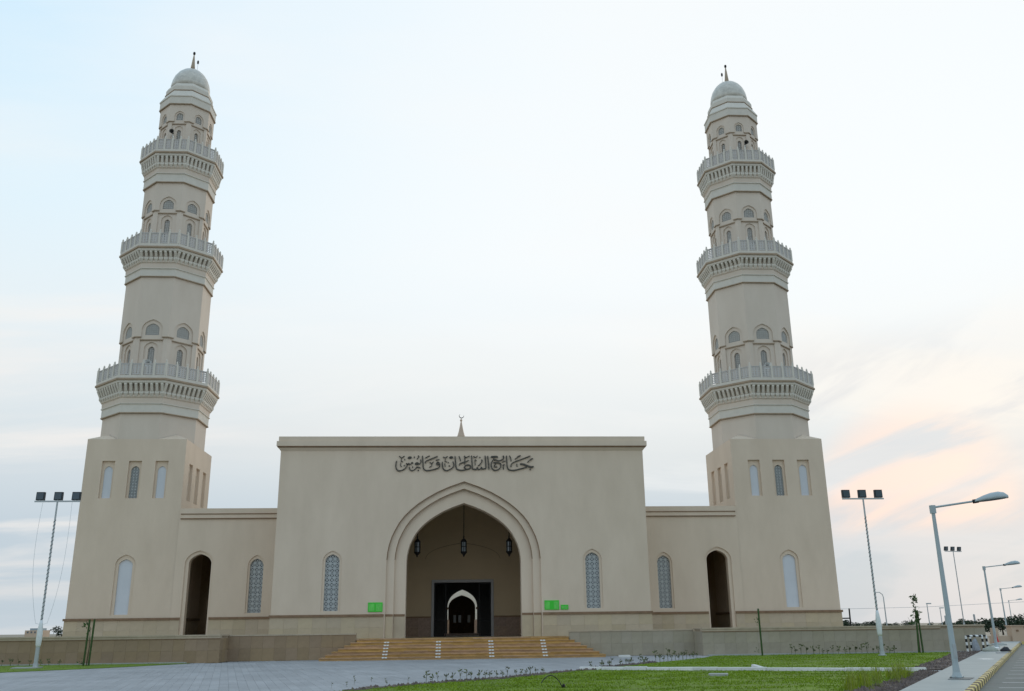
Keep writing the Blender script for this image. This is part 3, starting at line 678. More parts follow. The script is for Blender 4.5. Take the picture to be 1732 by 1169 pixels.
for zb0, zb1, zl, ab, al, dk, nb in tiers:
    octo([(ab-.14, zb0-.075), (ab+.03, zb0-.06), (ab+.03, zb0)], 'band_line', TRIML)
    octo([(ab-.1, zb0+.001), (ab, zb0+.002), (ab, zb1-.08)], 'band', CARVE)
    octo([(ab, zb1-.079), (ab+.07, zb1-.05), (ab+.07, zb1)], 'band_fillet', CARVE)
    zc0, zc1, zt = zb1+.40, zb1+.78, zl-.19
    ac = ab+.02; aw = ab+.12
    octo([(ac, zb1), (ac+.02, zc0-.05), (aw, zc0+.02), (aw, zc1-.06), (ab+.05, zc1-.05), (ab+.05, zt)], 'corbel_core', STUCCOM)
    octo([(al-.13, zt), (al-.10, zt+.02), (al-.08, zl-.02)], 'soffit_slab', CARVE)
    octo([(al-.09, zl-.02), (al, zl), (al, zl+.12)], 'ledge', TRIML)
    octo([(al-.06, zl+.121), (al-.06, dk)], 'fascia', CARVE)
    # brackets
    afr = al-.12; pit = 2*(afr)*t8/nb; bw = pit*.50
    b = MB(); h0, h1 = zc1-.02-zb1, zt-zb1
    b.add([(-bw/2, -ab-.02, h0), (bw/2, -ab-.02, h0), (bw/2, -ab-.02, h1), (-bw/2, -ab-.02, h1), (-bw/2, -aw-.12, h0), (bw/2, -aw-.12, h0), (bw/2, -afr, h1), (-bw/2, -afr, h1), (-bw/2, -afr, h1-.1), (bw/2, -afr, h1-.1)],
          [(0, 4, 8, 7, 3), (1, 2, 6, 9, 5), (4, 5, 9, 8), (8, 9, 6, 7), (0, 1, 5, 4)])
    w2 = pit*.44; q0 = zc0-.06-zb1
    b.add([(-w2, -aw-.10, h0), (w2, -aw-.10, h0), (w2, -aw+.05, h0), (-w2, -aw+.05, h0), (-w2*.95, -aw-.10, h0-.14), (w2*.95, -aw-.10, h0-.14), (0, -ac-.05, q0), (0, -ac+.02, q0), (-w2, -aw+.05, h0-.14), (w2, -aw+.05, h0-.14)],
          [(0, 1, 2, 3), (0, 4, 5, 1), (4, 6, 5), (0, 3, 8, 4), (1, 5, 9, 2), (4, 8, 7, 6), (5, 6, 7, 9)])
    bme = b.mesh('bracket', CARVE)
    for f_ in range(8):
        a = f_*math.pi/4
        for i in range(nb):
            u = (i-(nb-1)/2)*pit
            place(bme, 'bracket', mn, (math.cos(a)*u, math.sin(a)*u, zb1-1.07), (0, 0, a))
    # railing
    ar_ = al-.13; fwd = 2*ar_*t8; step = fwd/4
    pm = MB(); pm.ring([[(x*.07, y*.07, z) for x, y in ((-1, -1), (1, -1), (1, 1), (-1, 1))] for z in (0, .86)], False, True)
    pm.poly([(.085, .861), (.085, .90), (.05, .93), (.065, .99), (.05, 1.05), (0.01, 1.11)], 6); pme = pm.mesh('railing_post', CARVE)
    pw = step-.16; hol = []
    for i in range(3):
        for j in range(5):
            u, z = -pw/2+pw*(i+.5)/3, .10+.64*(j+.5)/5; e, e2 = pw/3*.34, .128*.34; hol.append([(u-e, z), (u, z-e2), (u+e, z), (u, z+e2)])
    pl_ = MB(); ot = [(-pw/2, .06), (pw/2, .06), (pw/2, .78), (-pw/2, .78)]
    for y in (-.02, .02): pl_.plate(ot, hol, FY(y))
    for h in hol+[ot]: pl_.strip(ring3(h, -.02), ring3(h, .02), True)
    pl_.box(-pw/2-.01, pw/2+.01, -.045, .045, .781, .83); plm = pl_.mesh('railing_panel', RAILP)
    for f_ in range(8):
        a = f_*math.pi/4; c, s_ = math.cos(a), math.sin(a)
        for i in range(4):
            u = -fwd/2+step*(i+.5); place(plm, 'railing_panel', mn, (s_*ar_+c*u, -c*ar_+s_*u, dk-1.07), (0, 0, a))
            u = -fwd/2+step*i
            place(pme, 'railing_post', mn, (s_*ar_+c*u, -c*ar_+s_*u, dk-1.07), (0, 0, a+(math.pi/8 if i == 0 else 0)))
# shafts with their arcades
sh = [(2.70, 17.90, 20.90, 25.34, .70, 21.48, 22.18, .78, .47, .22, .085), (2.25, 27.58, 30.60, 32.86, .58, 31.12, 31.72, .66, .40, .19, .075), (1.82, 35.28, 38.12, 39.62, .37, 38.62, 39.02, .52, .30, .15, .06)]
for a, dk, zc, zt, hw, zs, za, hp, hs, hwn, d in sh:
    up_, lo = MB(), MB(); a1 = a-d; W0, W1 = a*t8, a1*t8; zp = zc-.18
    for f_ in range(8):
        an = f_*math.pi/4; Fd = face(MX, MY, an, a)
        ap = arch(0, hw, zc, zs, za)
        up_.plate([(-W0, zc)]+ap+[(W0, zc), (W0, zt), (-W0, zt)], [], Fd(0))
        up_.strip([Fd(0)(*p) for p in ap], [Fd(d)(*p) for p in ap])
        for s_ in (-1, 1): up_.add([Fd(0)(s_*W0, zc), Fd(0)(s_*hw, zc), Fd(d)(s_*hw, zc), Fd(d)(s_*W1, zc)], [(0, 1, 2, 3)])
        pan = [(-hp, dk), (-hp, zp), (hp, zp), (hp, dk)]
        gap_ = arch(0, hw*.66, zc+(zs-zc)*.28, zs, zs+(za-zs)*.62)
        lo.plate([(-W1, dk), (-hp, dk), (-hp, zp), (hp, zp), (hp, dk), (W1, dk), (W1, zc+.002), (hw+.02, zc+.002), (hw+.02, za), (-hw-.02, za), (-hw-.02, zc+.002), (-W1, zc+.002)], [gap_], Fd(d))
        lo.strip([Fd(d)(*p) for p in gap_], [Fd(d+.10)(*p) for p in gap_], True)
        lo.strip([Fd(d)(*p) for p in pan], [Fd(d*2)(*p) for p in pan])
        sa = arch(0, hs, dk, zp-.12-hs*.9, zp-.12); wi = arch(0, hwn, dk+.5, zp-.42-hwn*1.2, zp-.42)
        lo.plate([(-hp, dk)]+sa+[(hp, dk), (hp, zp), (-hp, zp)], [], Fd(d*2)); lo.strip([Fd(d*2)(*p) for p in sa], [Fd(d*3)(*p) for p in sa])
        lo.plate([(-hs, dk), (hs, dk), (hs, zp-.12), (-hs, zp-.12)], [wi], Fd(d*3)); lo.strip([Fd(d*3)(*p) for p in wi], [Fd(d*3+.14)(*p) for p in wi], True)
    up_.build('upper_shaft', STUCCOM, mn); lo.build('arcade_shaft', STUCCOM, mn)
    for f_ in range(8):
        an = f_*math.pi/4; Fd = face(MX, MY, an, a); hg = hw*.68
        z0g, z1g = zc+(zs-zc)*.26, zs+(za-zs)*.64
        g_ = lattice_mesh(hg, z0g, z1g, .15, .03, lambda q: Fd(d+.05+q), .02).build('arch_grille', LATTM, mn)
        MB().plate([(-hg, z0g), (hg, z0g), (hg, z1g), (-hg, z1g)], [], Fd(d+.101)).build('grille_back', GRILB, g_)
        z0g, z1g = dk+.49, zp-.41
        g_ = lattice_mesh(hwn+.01, z0g, z1g, .15, .028, lambda q: Fd(d*3+.09+q), .02).build('arch_grille', LATTM, mn)
        MB().plate([(-hwn-.01, z0g), (hwn+.01, z0g), (hwn+.01, z1g), (-hwn-.01, z1g)], [], Fd(d*3+.141)).build('grille_back', PANE, g_)
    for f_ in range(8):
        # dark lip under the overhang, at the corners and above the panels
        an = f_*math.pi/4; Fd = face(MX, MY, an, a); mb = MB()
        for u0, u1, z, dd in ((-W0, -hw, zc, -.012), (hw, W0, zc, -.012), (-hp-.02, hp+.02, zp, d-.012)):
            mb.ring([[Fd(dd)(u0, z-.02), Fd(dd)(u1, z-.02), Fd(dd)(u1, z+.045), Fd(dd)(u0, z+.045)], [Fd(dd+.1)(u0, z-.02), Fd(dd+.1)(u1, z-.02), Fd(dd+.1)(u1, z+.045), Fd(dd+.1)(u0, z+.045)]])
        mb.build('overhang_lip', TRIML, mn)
    octo([(a-.2, dk-.06), (a-.2, dk-.02)], 'balcony_floor', CARVE)
octo([(1.80, 39.545), (1.93, 39.56), (1.93, 39.62)], 'band_line', TRIML)
octo([(1.82, 39.621), (1.90, 39.623), (1.90, 40.20)], 'band', CARVE)
octo([(1.90, 40.201), (1.95, 40.22), (1.95, 40.30), (1.62, 40.90)], 'sloped_cap', CARVE)
octo([(1.60, 40.901), (1.66, 40.92), (1.66, 40.97)], 'band_line', TRIML)
octo([(1.60, 40.971), (1.60, 41.35), (1.48, 41.62)], 'drum', CARVE)
MB().poly([(1.46, 41.6), (1.45, 42.0), (1.38, 42.42), (1.24, 42.82), (1.02, 43.18), (.74, 43.46), (.42, 43.64), (.16, 43.70)], 28, (MX, MY), OC).build('dome', DOME, mn, smooth=True)
sp = MB().poly([(.20, 43.66), (.15, 44.1), (.09, 44.7), (.045, 45.15)], 12, (MX, MY)).build('spire', mat('spire_stone', (.42, .33, .24), .6, .1), mn, smooth=True)
MB().poly([(.02, 45.14), (.085, 45.2), (.10, 45.29), (.085, 45.38), (.02, 45.44)], 10, (MX, MY)).build('spire_ball', BLACKM, mn, smooth=True)
mn2 = copy_tree(mn); mn2.location.x = 21.33; mn2['label'] = 'right tall beige minaret with three railed balconies, nearer the street lamps'
# fittings on the minarets
for sg, side in ((-1, 'left'), (1, 'right')):
    X = sg*21.33
    wl = thing('warning_light', (X-sg*.42, MY-.2, 43.4), 'tiny dark beacon on a thin rod beside the %s minaret spire' % side, 'beacon', 'beacons beside the spires')
    MB().tube([(X-sg*.42, MY-.2, 43.45), (X-sg*.42, MY-.2, 44.2)], .012, 5).build('rod', STEEL, wl)
    MB().poly([(.03, 44.2), (.07, 44.24), (.08, 44.4), (.05, 44.5)], 8, (X-sg*.42, MY-.2)).build('beacon_head', BLACKM, wl)
    for dz, a, mtl, r, lb in ((18.95, 2.62, SPK, .26, 'white horn loudspeaker on the lowest balcony of the %s minaret'), (28.55, 2.2, SPK, .17, 'small white horn loudspeaker on the middle balcony of the %s minaret'), (37.05, 1.9, SPKD, .17, 'dark horn loudspeaker on the top balcony of the %s minaret')):
        ux = {SPK.name: .02, SPKD.name: -.30}[mtl.name]*(-sg if mtl is SPKD else 1); ux = ux if mtl is SPK else sg*.32
        y = MY-a-.12
        ls = thing('loudspeaker', (X+ux, y, dz), lb % side, 'loudspeaker', 'horn loudspeakers on the balconies')
        prof = [(.05, 0), (.07, .10), (.11, .22), (r, .40), (r*1.04, .41)]
        hb = MB().ring([[(X+ux+q*math.cos(2*math.pi*i/14), y+.15-z, dz+q*math.sin(2*math.pi*i/14)) for i in range(14)] for q, z in prof], True, False); hb.build('horn', mtl, ls, smooth=True)
        MB().ring([[(X+ux+q*math.cos(2*math.pi*i/10), y-z, dz+q*math.sin(2*math.pi*i/10)) for i in range(10)] for q, z in ((.05, 0), (.10, .1), (.02, .16))]).build('horn_core', SPKD if mtl is SPK else BLACKM, ls)
        MB().tube([(X+ux, y+.1, dz-1.0), (X+ux, y+.1, dz)], .025, 6).build('bracket_post', STEEL, ls)

# ------------------------------------------------------------------ calligraphy over the arch (traced pen strokes)
cg = thing('calligraphy_sign', (0, 55.95, 11.3), 'dark Arabic calligraphy lettering mounted above the entrance arch', 'lettering')
def T2(u, v):
    px, py = 660+u/13.323, 760+v/13.323
    return -4.17+(px-669.5)/233.0*8.5, 11.81-(py-770.3)/26.5*.98
Q = 1599
LT = [  # letters: width, points
 (24, [(150,262),(134,330),(140,420),(172,472),(230,484),(305,458),(362,412),(388,360),(368,318),(392,345),(420,320),(440,346),(468,332),(492,298),(508,322)]),
 (24, [(560,338),(585,308),(622,310),(636,332),(600,346),(562,338)]), (22, [(432,398),(448,455),(495,482),(555,455),(606,402),(682,424)]), (20, [(682,232),(690,290),(660,335),(636,332)]),
 (25, [(722,150),(735,300),(746,420),(790,472),(870,478),(985,455),(1085,420),(1112,366),(1096,310),(1062,296),(1038,326),(1058,350),(1100,342)]),
 (24, [(1168,285),(1175,400),(1208,460),(1268,484),(1340,456),(1410,408),(1426,350),(1404,280)]),
 (25, [(1452,158),(1465,300),(1484,430),(1540,468),(1640,474),(1700,456),(1660,404),(1720,358),(1790,370),(1802,420),(1760,446),(1700,454)]),
 (20, [(1545,366),(1562,330),(1640,300),(1700,284),(1760,255)]), (20, [(1670,150),(1674,345)]),
 (25, [(1824,148),(1834,300),(1846,440),(1880,452),(1930,456),(1950,414),(1970,452),(2018,452),(2044,408),(2066,446),(2120,442),(2146,426),(2140,300),(2130,150)]),
 (25, [(2186,156),(2204,300),(2214,460)]),
 (25, [(Q+702,250),(Q+668,330),(Q+680,420),(Q+730,474),(Q+800,472),(Q+868,424),(Q+886,352),(Q+850,318),(Q+780,308),(Q+715,305)]), (36, [(Q+658,182),(Q+740,172),(Q+818,182)]), (24, [(Q+735,190),(Q+722,240),(Q+770,246),(Q+840,266),(Q+915,242),(Q+950,215)]), (34, [(Q+940,150),(Q+948,205)]),
 (25, [(Q+1013,150),(Q+1020,300),(Q+1032,420),(Q+1080,472),(Q+1190,478),(Q+1330,446),(Q+1470,410)]), (34, [(Q+1318,338),(Q+1400,346),(Q+1480,380),(Q+1560,404),(Q+1625,400)]),
 (22, [(790,318),(800,276),(900,230),(985,196),(1062,163)]), (22, [(Q+1112,392),(Q+1122,340),(Q+1200,290),(Q+1370,228),(Q+1555,158)])]
MK = [(22,[(202,155),(258,202)]),(26,[(258,202),(322,155)]),(16,[(265,212),(246,268),(292,282)]),(16,[(244,300),(234,358),(264,398)]),(18,[(325,215),(332,250)]),(24,[(312,362),(332,376)]),
 (26,[(400,196),(430,178),(468,182),(460,204),(415,205),(400,196)]),(20,[(538,162),(545,205)]),(20,[(597,228),(632,190),(642,160),(620,150)]),(24,[(622,470),(648,482)]),
 (22,[(782,204),(830,176),(886,152)]),(20,[(888,298),(930,322),(972,282)]),(18,[(935,325),(928,378),(876,408)]),(22,[(1022,252),(1058,244),(1102,232)]),(20,[(505,385),(512,420)]),
 (22,[(1182,176),(1234,202)]),(24,[(1234,202),(1288,162)]),(28,[(1328,192),(1362,176),(1398,186),(1372,206),(1328,192)]),(16,[(1240,222),(1228,275),(1272,286)]),(16,[(1222,320),(1236,396)]),(22,[(1312,368),(1342,384)]),(16,[(1296,290),(1312,314)]),
 (20,[(1542,160),(1560,210),(1578,272)]),(18,[(1655,160),(1705,190),(1778,152)]),
 (20,[(Q+270,158),(Q+312,192),(Q+362,152)]),(22,[(Q+400,186),(Q+424,192)]),(16,[(Q+312,228),(Q+298,270),(Q+342,256)]),(16,[(Q+300,292),(Q+312,364)]),(26,[(Q+448,238),(Q+462,272),(Q+430,330),(Q+370,382)]),
 (20,[(Q+775,336),(Q+740,362),(Q+746,404),(Q+806,398)]),(20,[(Q+750,352),(Q+766,362)]),(16,[(Q+908,298),(Q+986,266)]),(20,[(Q+922,368),(Q+962,350),(Q+938,400),(Q+946,462)]),
 (20,[(Q+1080,150),(Q+1108,206),(Q+1116,276)]),(26,[(Q+1102,384),(Q+1124,396)]),(18,[(Q+1245,332),(Q+1246,380)]),(24,[(Q+1238,380),(Q+1262,390)]),(20,[(Q+1198,238),(Q+1260,188)]),(30,[(Q+1250,186),(Q+1334,148)]),(26,[(Q+1485,304),(Q+1530,262)]),(28,[(Q+1535,252),(Q+1612,212)]),(28,[(Q+1532,452),(Q+1562,462)])]
def smooth_pts(P):
    if len(P) < 3: return [(P[0][0]+(P[1][0]-P[0][0])*i/3, P[0][1]+(P[1][1]-P[0][1])*i/3) for i in range(4)]
    o = []
    for i in range(len(P)-1):
        p0, p1, p2, p3 = P[max(i-1, 0)], P[i], P[i+1], P[min(i+2, len(P)-1)]
        for k in range(5):
            t = k/5; o.append(tuple(.5*((2*b)+(-a+c)*t+(2*a-5*b+4*c-d)*t*t+(-a+3*b-3*c+d)*t**3) for a, b, c, d in zip(p0, p1, p2, p3)))
    o.append(P[-1]); return o
for nm, LST in (('letter', LT), ('vowel_mark', MK)):
    for idx, (w, P) in enumerate(LST):
        sp_ = smooth_pts(P); n = len(sp_); F_, B_ = [], []; y = Y0-.052-.0012*idx-(.03 if nm == 'letter' else 0); mb = MB(); rings = []
        for i, (u, v) in enumerate(sp_):
            a, b = sp_[max(0, i-1)], sp_[min(n-1, i+1)]; dx, dy = b[0]-a[0], b[1]-a[1]; l = math.hypot(dx, dy) or 1
            nib = .72+.38*abs((dx*.80+dy*.60)/l); e = 1.0 if 0 < i < n-1 else .7
            hw_ = w*.5*nib*e; x0, z0 = T2(u-dy/l*hw_, v+dx/l*hw_); x1, z1 = T2(u+dy/l*hw_, v-dx/l*hw_)
            rings.append([(x0, y, z0), (x1, y, z1), (x1, Y0-.004, z1), (x0, Y0-.004, z0)])
        mb.ring(rings).build(nm, LETTER, cg)

# ------------------------------------------------------------------ lanterns in the arch, green boards
for i, (x, lb) in enumerate(((-2.92, 'left black hanging lantern in the entrance arch'), (.05, 'middle black hanging lantern on a long chain in the entrance arch'), (2.97, 'right black hanging lantern in the entrance arch'))):
    hl = thing('hanging_lantern', (x, 60, 6.0), lb, 'lantern', 'lanterns in the entrance arch')
    MB().tube([(x, 60, 7.2), (x, 60, 10.4)], .03, 6).build('chain', BLACKM, hl)
    MB().poly([(.03, 7.3), (.05, 7.22), (.03, 7.16), (.10, 7.08), (.20, 6.95), (.21, 6.90)], 8, (x, 60)).build('lantern_cap', BLACKM, hl)
    MB().poly([(.155, 6.30), (.155, 6.90)], 8, (x, 60)).build('lantern_glass', LGLASS, hl)
    fr = MB()
    for k in range(8):
        a = 2*math.pi*k/8; fr.tube([(x+.175*math.cos(a), 60+.175*math.sin(a), 6.28), (x+.175*math.cos(a), 60+.175*math.sin(a), 6.92)], .018, 4)
    fr.poly([(.165, 6.58), (.195, 6.58), (.195, 6.63), (.165, 6.63)], 8, (x, 60)); fr.build('lantern_frame', BLACKM, hl)
    MB().poly([(.21, 6.30), (.20, 6.24), (.12, 6.14), (.06, 6.08), (.05, 6.02), (.01, 5.96)], 8, (x, 60)).build('lantern_finial', BLACKM, hl)
def board(x0, x1, z0, z1, lb, parts):
    b = thing('notice_board', ((x0+x1)/2, Y0, z0), lb, 'notice board')
    MB().box(x0, x1, Y0-.05, Y0-.003, z0, z1).build('frame', GREEN, b)
    for a, c in parts: MB().box(x0+(x1-x0)*a, x0+(x1-x0)*c, Y0-.058, Y0-.051, z0+.05, z1-.07).build('panel', GREENP, b)
board(-5.56, -4.72, 2.58, 3.11, 'green two panel notice board left of the entrance arch', ((.05, .44), (.55, .95)))
board(4.80, 5.66, 2.59, 3.12, 'large green notice board right of the entrance arch', ((.05, .36), (.64, .95)))
board(5.77, 6.21, 2.59, 2.86, 'smallest green board, beside the large one right of the arch', ((.08, .92),))

# ------------------------------------------------------------------ flood masts and street lamps
def floodmast(x, y, z0, top, label, yawm=0.0, wrap=True, s=1.0, cables=False, tilt=-1):
    t = thing('flood_mast', (x, y, z0), label, 'flood light', 'flood masts around the mosque', yawm)
    P = lambda mb, nm, mt, par=t, sm=False: mb.build(nm, mt, par, sm, local=True)
    H = top-z0
    p = MB().poly([(.10*s, 0), (.09*s, 1.5), (.05*s, 1.52), (.042*s, H)], 10); pole = P(p, 'pole', STEEL)
    P(MB().poly([(.22*s, 0), (.22*s, .03), (.13*s, .05), (.115*s, .22)], 10), 'base_plate', STEEL)
    if wrap:
        hx = [(.056*math.cos(i*.9), .056*math.sin(i*.9), 1.7+(H-2.6)*i/190) for i in range(191)]
        P(MB().tube(hx, .010, 4), 'wound_cable', CABLE)
        P(MB().poly([(.095, .95), (.12, 1.05), (.14, 1.35), (.13, 1.7), (.09, 2.0), (.06, 2.2)], 9), 'plastic_wrap', WRAPM, sm=True)
    P(MB().box(-1.12*s, 1.12*s, -.035*s, .035*s, H-.03, H+.04), 'cross_bar', STEEL)
    for k in (-1, 0, 1):
        xo = k*.88*s
        f = MB(); sh_ = .10*(1 if tilt < 0 else -1)*s
        a = [(-.20, -.02, .07), (.20, -.02, .07), (.20, .16, .07), (-.20, .16, .07)]; b = [(-.20, -.14, .46), (.20, -.14, .46), (.20, .02, .46), (-.20, .02, .46)]
        fl = P(MB().ring([[(xo+q[0]*s+ (0 if i == 0 else sh_*.6), q[1]*s, H+q[2]*s) for q in r] for i, r in enumerate((a, b))]), 'floodlight', FLOOD)
        dz = .012
        P(MB().add([(xo-.165*s+sh_*.06, -.032*s-dz, H+.11*s), (xo+.165*s+sh_*.06, -.032*s-dz, H+.11*s), (xo+.165*s+sh_*.5, -.13*s-dz, H+.42*s), (xo-.165*s+sh_*.5, -.13*s-dz, H+.42*s)], [(0, 1, 2, 3)]), 'lamp_glass', FGLASS, fl)
        P(MB().box(xo-.03*s, xo+.03*s, -.02*s, .03*s, H+.041, H+.10*s), 'yoke', STEEL, fl)
    if cables:
        for x0, bl in ((-.72, -.42), (.72, .1)):
            pts = [(x0+(0-x0)*(u**3)*.62+bl*math.sin(u*math.pi)*.25, .02, H-.05-(H-2.1)*u) for u in [i/14 for i in range(15)]]+[(.06 if x0 > 0 else -.06, .02, 2.0)]
            P(MB().tube(pts, .007, 4), 'hanging_cable', CABLEG)
    return t
floodmast(-20.55, 47.7, .03, 7.97, 'flood mast with two hanging cables beside the left capped wall', cables=True)
floodmast(21.07, 47.5, .03, 7.9, 'flood mast wrapped in white plastic on the upper lawn', tilt=1)
floodmast(48.8, 90, 0, 8.3, 'distant flood mast rising behind the right capped wall', rad(20), wrap=False, s=1.0, tilt=1)
slab('mast_pad', -20.9, 47.6, .02, 1.2, .8, .06, (0, 0, .1), CONC, 'small concrete pad at the foot of the left flood mast', 'pad')
def lampmast(x, y, label, H=4.87):
    t = thing('street_lamp', (x, y, .08), label, 'street lamp', 'street lamps along the sidewalk')
    P = lambda mb, nm, mt, par=t, sm=False: mb.build(nm, mt, par, sm, local=True)
    P(MB().box(-.15, .15, -.15, .15, 0, .02), 'base_plate', BLACKM)
    P(MB().poly([(.15, .021), (.10, .16), (.082, .4), (.052, H-.24)], 8, (0, 0), math.pi/8), 'pole', LAMPM)
    P(MB().box(-.066, .066, -.066, .066, H-.24, H), 'pole_cap', LAMPM)
    P(MB().box(-.045, .045, -.104, -.07, .55, .92), 'access_door', STEEL)
    for bx in (-.12, .12):
        for by in (-.12, .12): P(MB().poly([(.016, .021), (.016, .06)], 6, (bx, by)), 'base_bolt', STEEL)
    d = Vector((.844, -.537, 0)); q = Vector((.537, .844, 0))
    a0, a1 = d*.05+Vector((0, 0, H-.06)), d*1.22+Vector((0, 0, H+.045)); P(MB().tube([a0, a1], .03, 8), 'arm', LAMPM)
    rings = []; low = []
    for i, (u, hw, hh) in enumerate(((1.16, .06, .09), (1.24, .09, .13), (1.4, .14, .20), (1.6, .17, .26), (1.8, .16, .27), (1.95, .12, .21), (2.05, .05, .08))):
        c = d*u+Vector((0, 0, H+.015+.075*(u-1.16))); rings.append([c+q*hw*cx+Vector((0, 0, hh*.78*cz)) for cx, cz in ((-1, 0), (-.95, .35), (-.6, .8), (0, 1), (.6, .8), (.95, .35), (1, 0))])
        low.append([c+q*hw*.9*cx+Vector((0, 0, -.012-.02*math.sin(i*.5)*(1-abs(cx)))) for cx in (-1, 0, 1)])
    hd = P(MB().ring(rings), 'lamp_head', LAMPM, sm=True)
    P(MB().ring(low, False, False, False), 'lamp_lens', LENS, hd)
    P(MB().tube([d*1.10+Vector((0, 0, H+.03)), d*1.26+Vector((0, 0, H+.045))], .06, 8), 'head_clamp', BLACKM, hd)
    return t
for (x, y), lb in zip(((13.80, 26.8), (32.87, 57.5), (56.87, 96.5), (91.2, 152.5)), ('nearest and tallest grey street lamp on the sidewalk', 'second grey street lamp, just past the capped wall end', 'third grey street lamp along the sidewalk', 'farthest small grey street lamp of the row')):
    lampmast(x, y, lb)
slab('lamp_footing', 13.72, 26.45, .075, 1.05, .55, .02, (0, 0, .95), mat('dark_footing', (.16, .165, .16), .9, .15), 'dark flush footing under the nearest street lamp', 'footing')

# ------------------------------------------------------------------ staked saplings, seedlings, reeds, hose
def leafmesh(n, rx, rz, ls, mtl, zc=0, seed=1, up=.4):
    R = random.Random(seed); mb = MB()
    for _ in range(n):
        a, r = R.uniform(0, 6.28), R.random()**.5; z = R.uniform(-1, 1); k = math.sqrt(max(0, 1-z*z))
        c = Vector((rx*r*k*math.cos(a), rx*r*k*math.sin(a), zc+rz*z)); d = Vector((R.uniform(-1, 1), R.uniform(-1, 1), R.uniform(-.6, 1)+up)).normalized(); s_ = d.cross(Vector((R.uniform(-1, 1), R.uniform(-1, 1), .3))).normalized(); l = ls*R.uniform(.6, 1.3)
        mb.add([c, c+d*l*.5+s_*l*.2, c+d*l, c+d*l*.5-s_*l*.2], [(0, 1, 2, 3)])
    return mb
def sapling(x, y, label, stakes, h, leaves):
    t = thing('staked_sapling', (x, y, .02), label, 'sapling')
    for dx, hh, ln_ in stakes: MB().tube([(x+dx, y, .0), (x+dx+ln_, y, hh)], .048, 6).build('stake', STAKE, t)
    MB().tube([(x, y+.05, 0), (x+.04, y+.05, h*.5), (x-.02, y+.05, h)], .03, 5, .012).build('trunk', BARK, t)
    for k, (n, dx, zc, rx, rz_, l) in enumerate(leaves):
        mb = leafmesh(n, rx, rz_, l, LEAF, 0, k+int(abs(x)*10)); mb.v = [(a+x+dx, b+y, c+zc) for a, b, c in mb.v]; mb.build('foliage', LEAF, t)
sapling(-19.05, 50.0, 'two green stakes with a bare drooping sapling at left wall', ((-.13, 2.27, .06), (.13, 2.27, .04)), 1.9, ((10, -.28, 1.85, .28, .12, .22), (6, -.05, 1.7, .1, .2, .15), (16, -.25, .2, .14, .14, .12)))
sapling(15.75, 50.1, 'single tall green stake with a thin sapling on upper lawn near the arched wing door', ((.0, 2.42, -.02),), 2.1, ((10, -.14, 1.75, .10, .22, .14), (8, -.25, .25, .1, .15, .12)))
sapling(24.8, 51.0, 'leafy young sapling tied to two stakes near the end of the right capped wall', ((-.1, 2.25, .14), (.14, 2.25, -.02)), 2.8, ((70, .06, 2.2, .14, .75, .2), (26, -.12, 1.75, .26, .22, .24), (16, .05, 2.85, .16, .2, .22)))
def seedmesh(k, h):
    R = random.Random(k); mb = MB()
    for _ in range(R.randint(1, 2)): mb.tube([(R.uniform(-.03, .03), 0, 0), (R.uniform(-.04, .04), 0, h*.8)], .012, 4)
    l = leafmesh(14, .085, h*.3, .13, LEAFR, h*.72, k); n = len(mb.v); mb.v += l.v; mb.f += [tuple(i+n for i in f) for f in l.f]
    return mb.mesh('seedling', LEAFR)
SM = [seedmesh(k, h) for k, h in enumerate((.34, .42, .30, .48, .38, .26))]
def seedrow(pts, label, group, s0=1.0):
    for i_, (x, y, z) in enumerate(sorted(pts, key=lambda p: p[0]/p[1])):
        o = place(random.choice(SM), 'seedling', None, (x, y, z), (0, 0, random.uniform(0, 6)), (s0*random.uniform(.8, 1.15),)*3); tag(o, ORD[i_]+label, 'seedling', group)
lerp = lambda a, b, t: a+(b-a)*t
seedrow([(lerp(-1.35, 2.6, i/19)+random.uniform(-.05, .05), lerp(29.35, 33.9, i/19)+random.uniform(-.06, .06), .045) for i in range(20)], ' seedling from the left in the row along near lawn edge', 'seedlings on the near lawn edge', .68)
seedrow([(lerp(8.6, 11.6, i/11), lerp(43.2, 47.6, i/11), .03) for i in range(12)], ' seedling from the left along far plaza edge of upper lawn', 'seedlings on the upper lawn edge', .9)
seedrow([(lerp(17.6, 23.4, i/19)+random.uniform(-.08, .08), 51.1+random.uniform(-.1, .08), .03) for i in range(20)], ' seedling from the left at the foot of right capped wall', 'seedlings under the right wall', 1.05)
seedrow([(lerp(5.0, 8.3, (i/13)**1.1)+random.uniform(-.2, .2), lerp(37.6, 42.6, i/13)+random.uniform(-.3, .3), .045) for i in range(14)], ' low dark seedling from the left at tip of upper lawn', 'seedlings at the upper lawn tip', .75)
seedrow([(lerp(-23.8, -20.9, i/6), 51.2+random.uniform(-.2, .2), .03) for i in range(7)], ' seedling from the left at the foot of left capped wall', 'seedlings under the left wall', .9)
seedrow([(-3.7, 31.8, 0), (-3.1, 31.2, 0), (-3.5, 29.9, 0), (-3.6, 28.7, 0), (-2.6, 30.6, 0), (-4.0, 28.4, 0), (-2.5, 29.5, 0), (-3.3, 27.4, 0), (-1.9, 30.4, 0)], ' tiny weed from the left sprouting in the paving joints', 'weeds in the paving', .3)
def reedmesh(k):
    R = random.Random(k); mb = MB()
    for _ in range(34):
        a = R.uniform(0, 6.28); r = R.uniform(0, .16); x, y = r*math.cos(a), r*math.sin(a); h = R.uniform(.3, .62); lx, ly = R.uniform(-.16, .16), R.uniform(-.16, .16)
        mb.add([(x-.008, y, 0), (x+.008, y, 0), (x+lx*.5+.006, y+ly*.5, h*.6), (x+lx, y+ly, h), (x+lx*.5-.006, y+ly*.5, h*.6)], [(0, 1, 2, 4), (4, 2, 3)])
    return mb.mesh('reed_clump', LEAFY)
RM = [reedmesh(k) for k in range(4)]
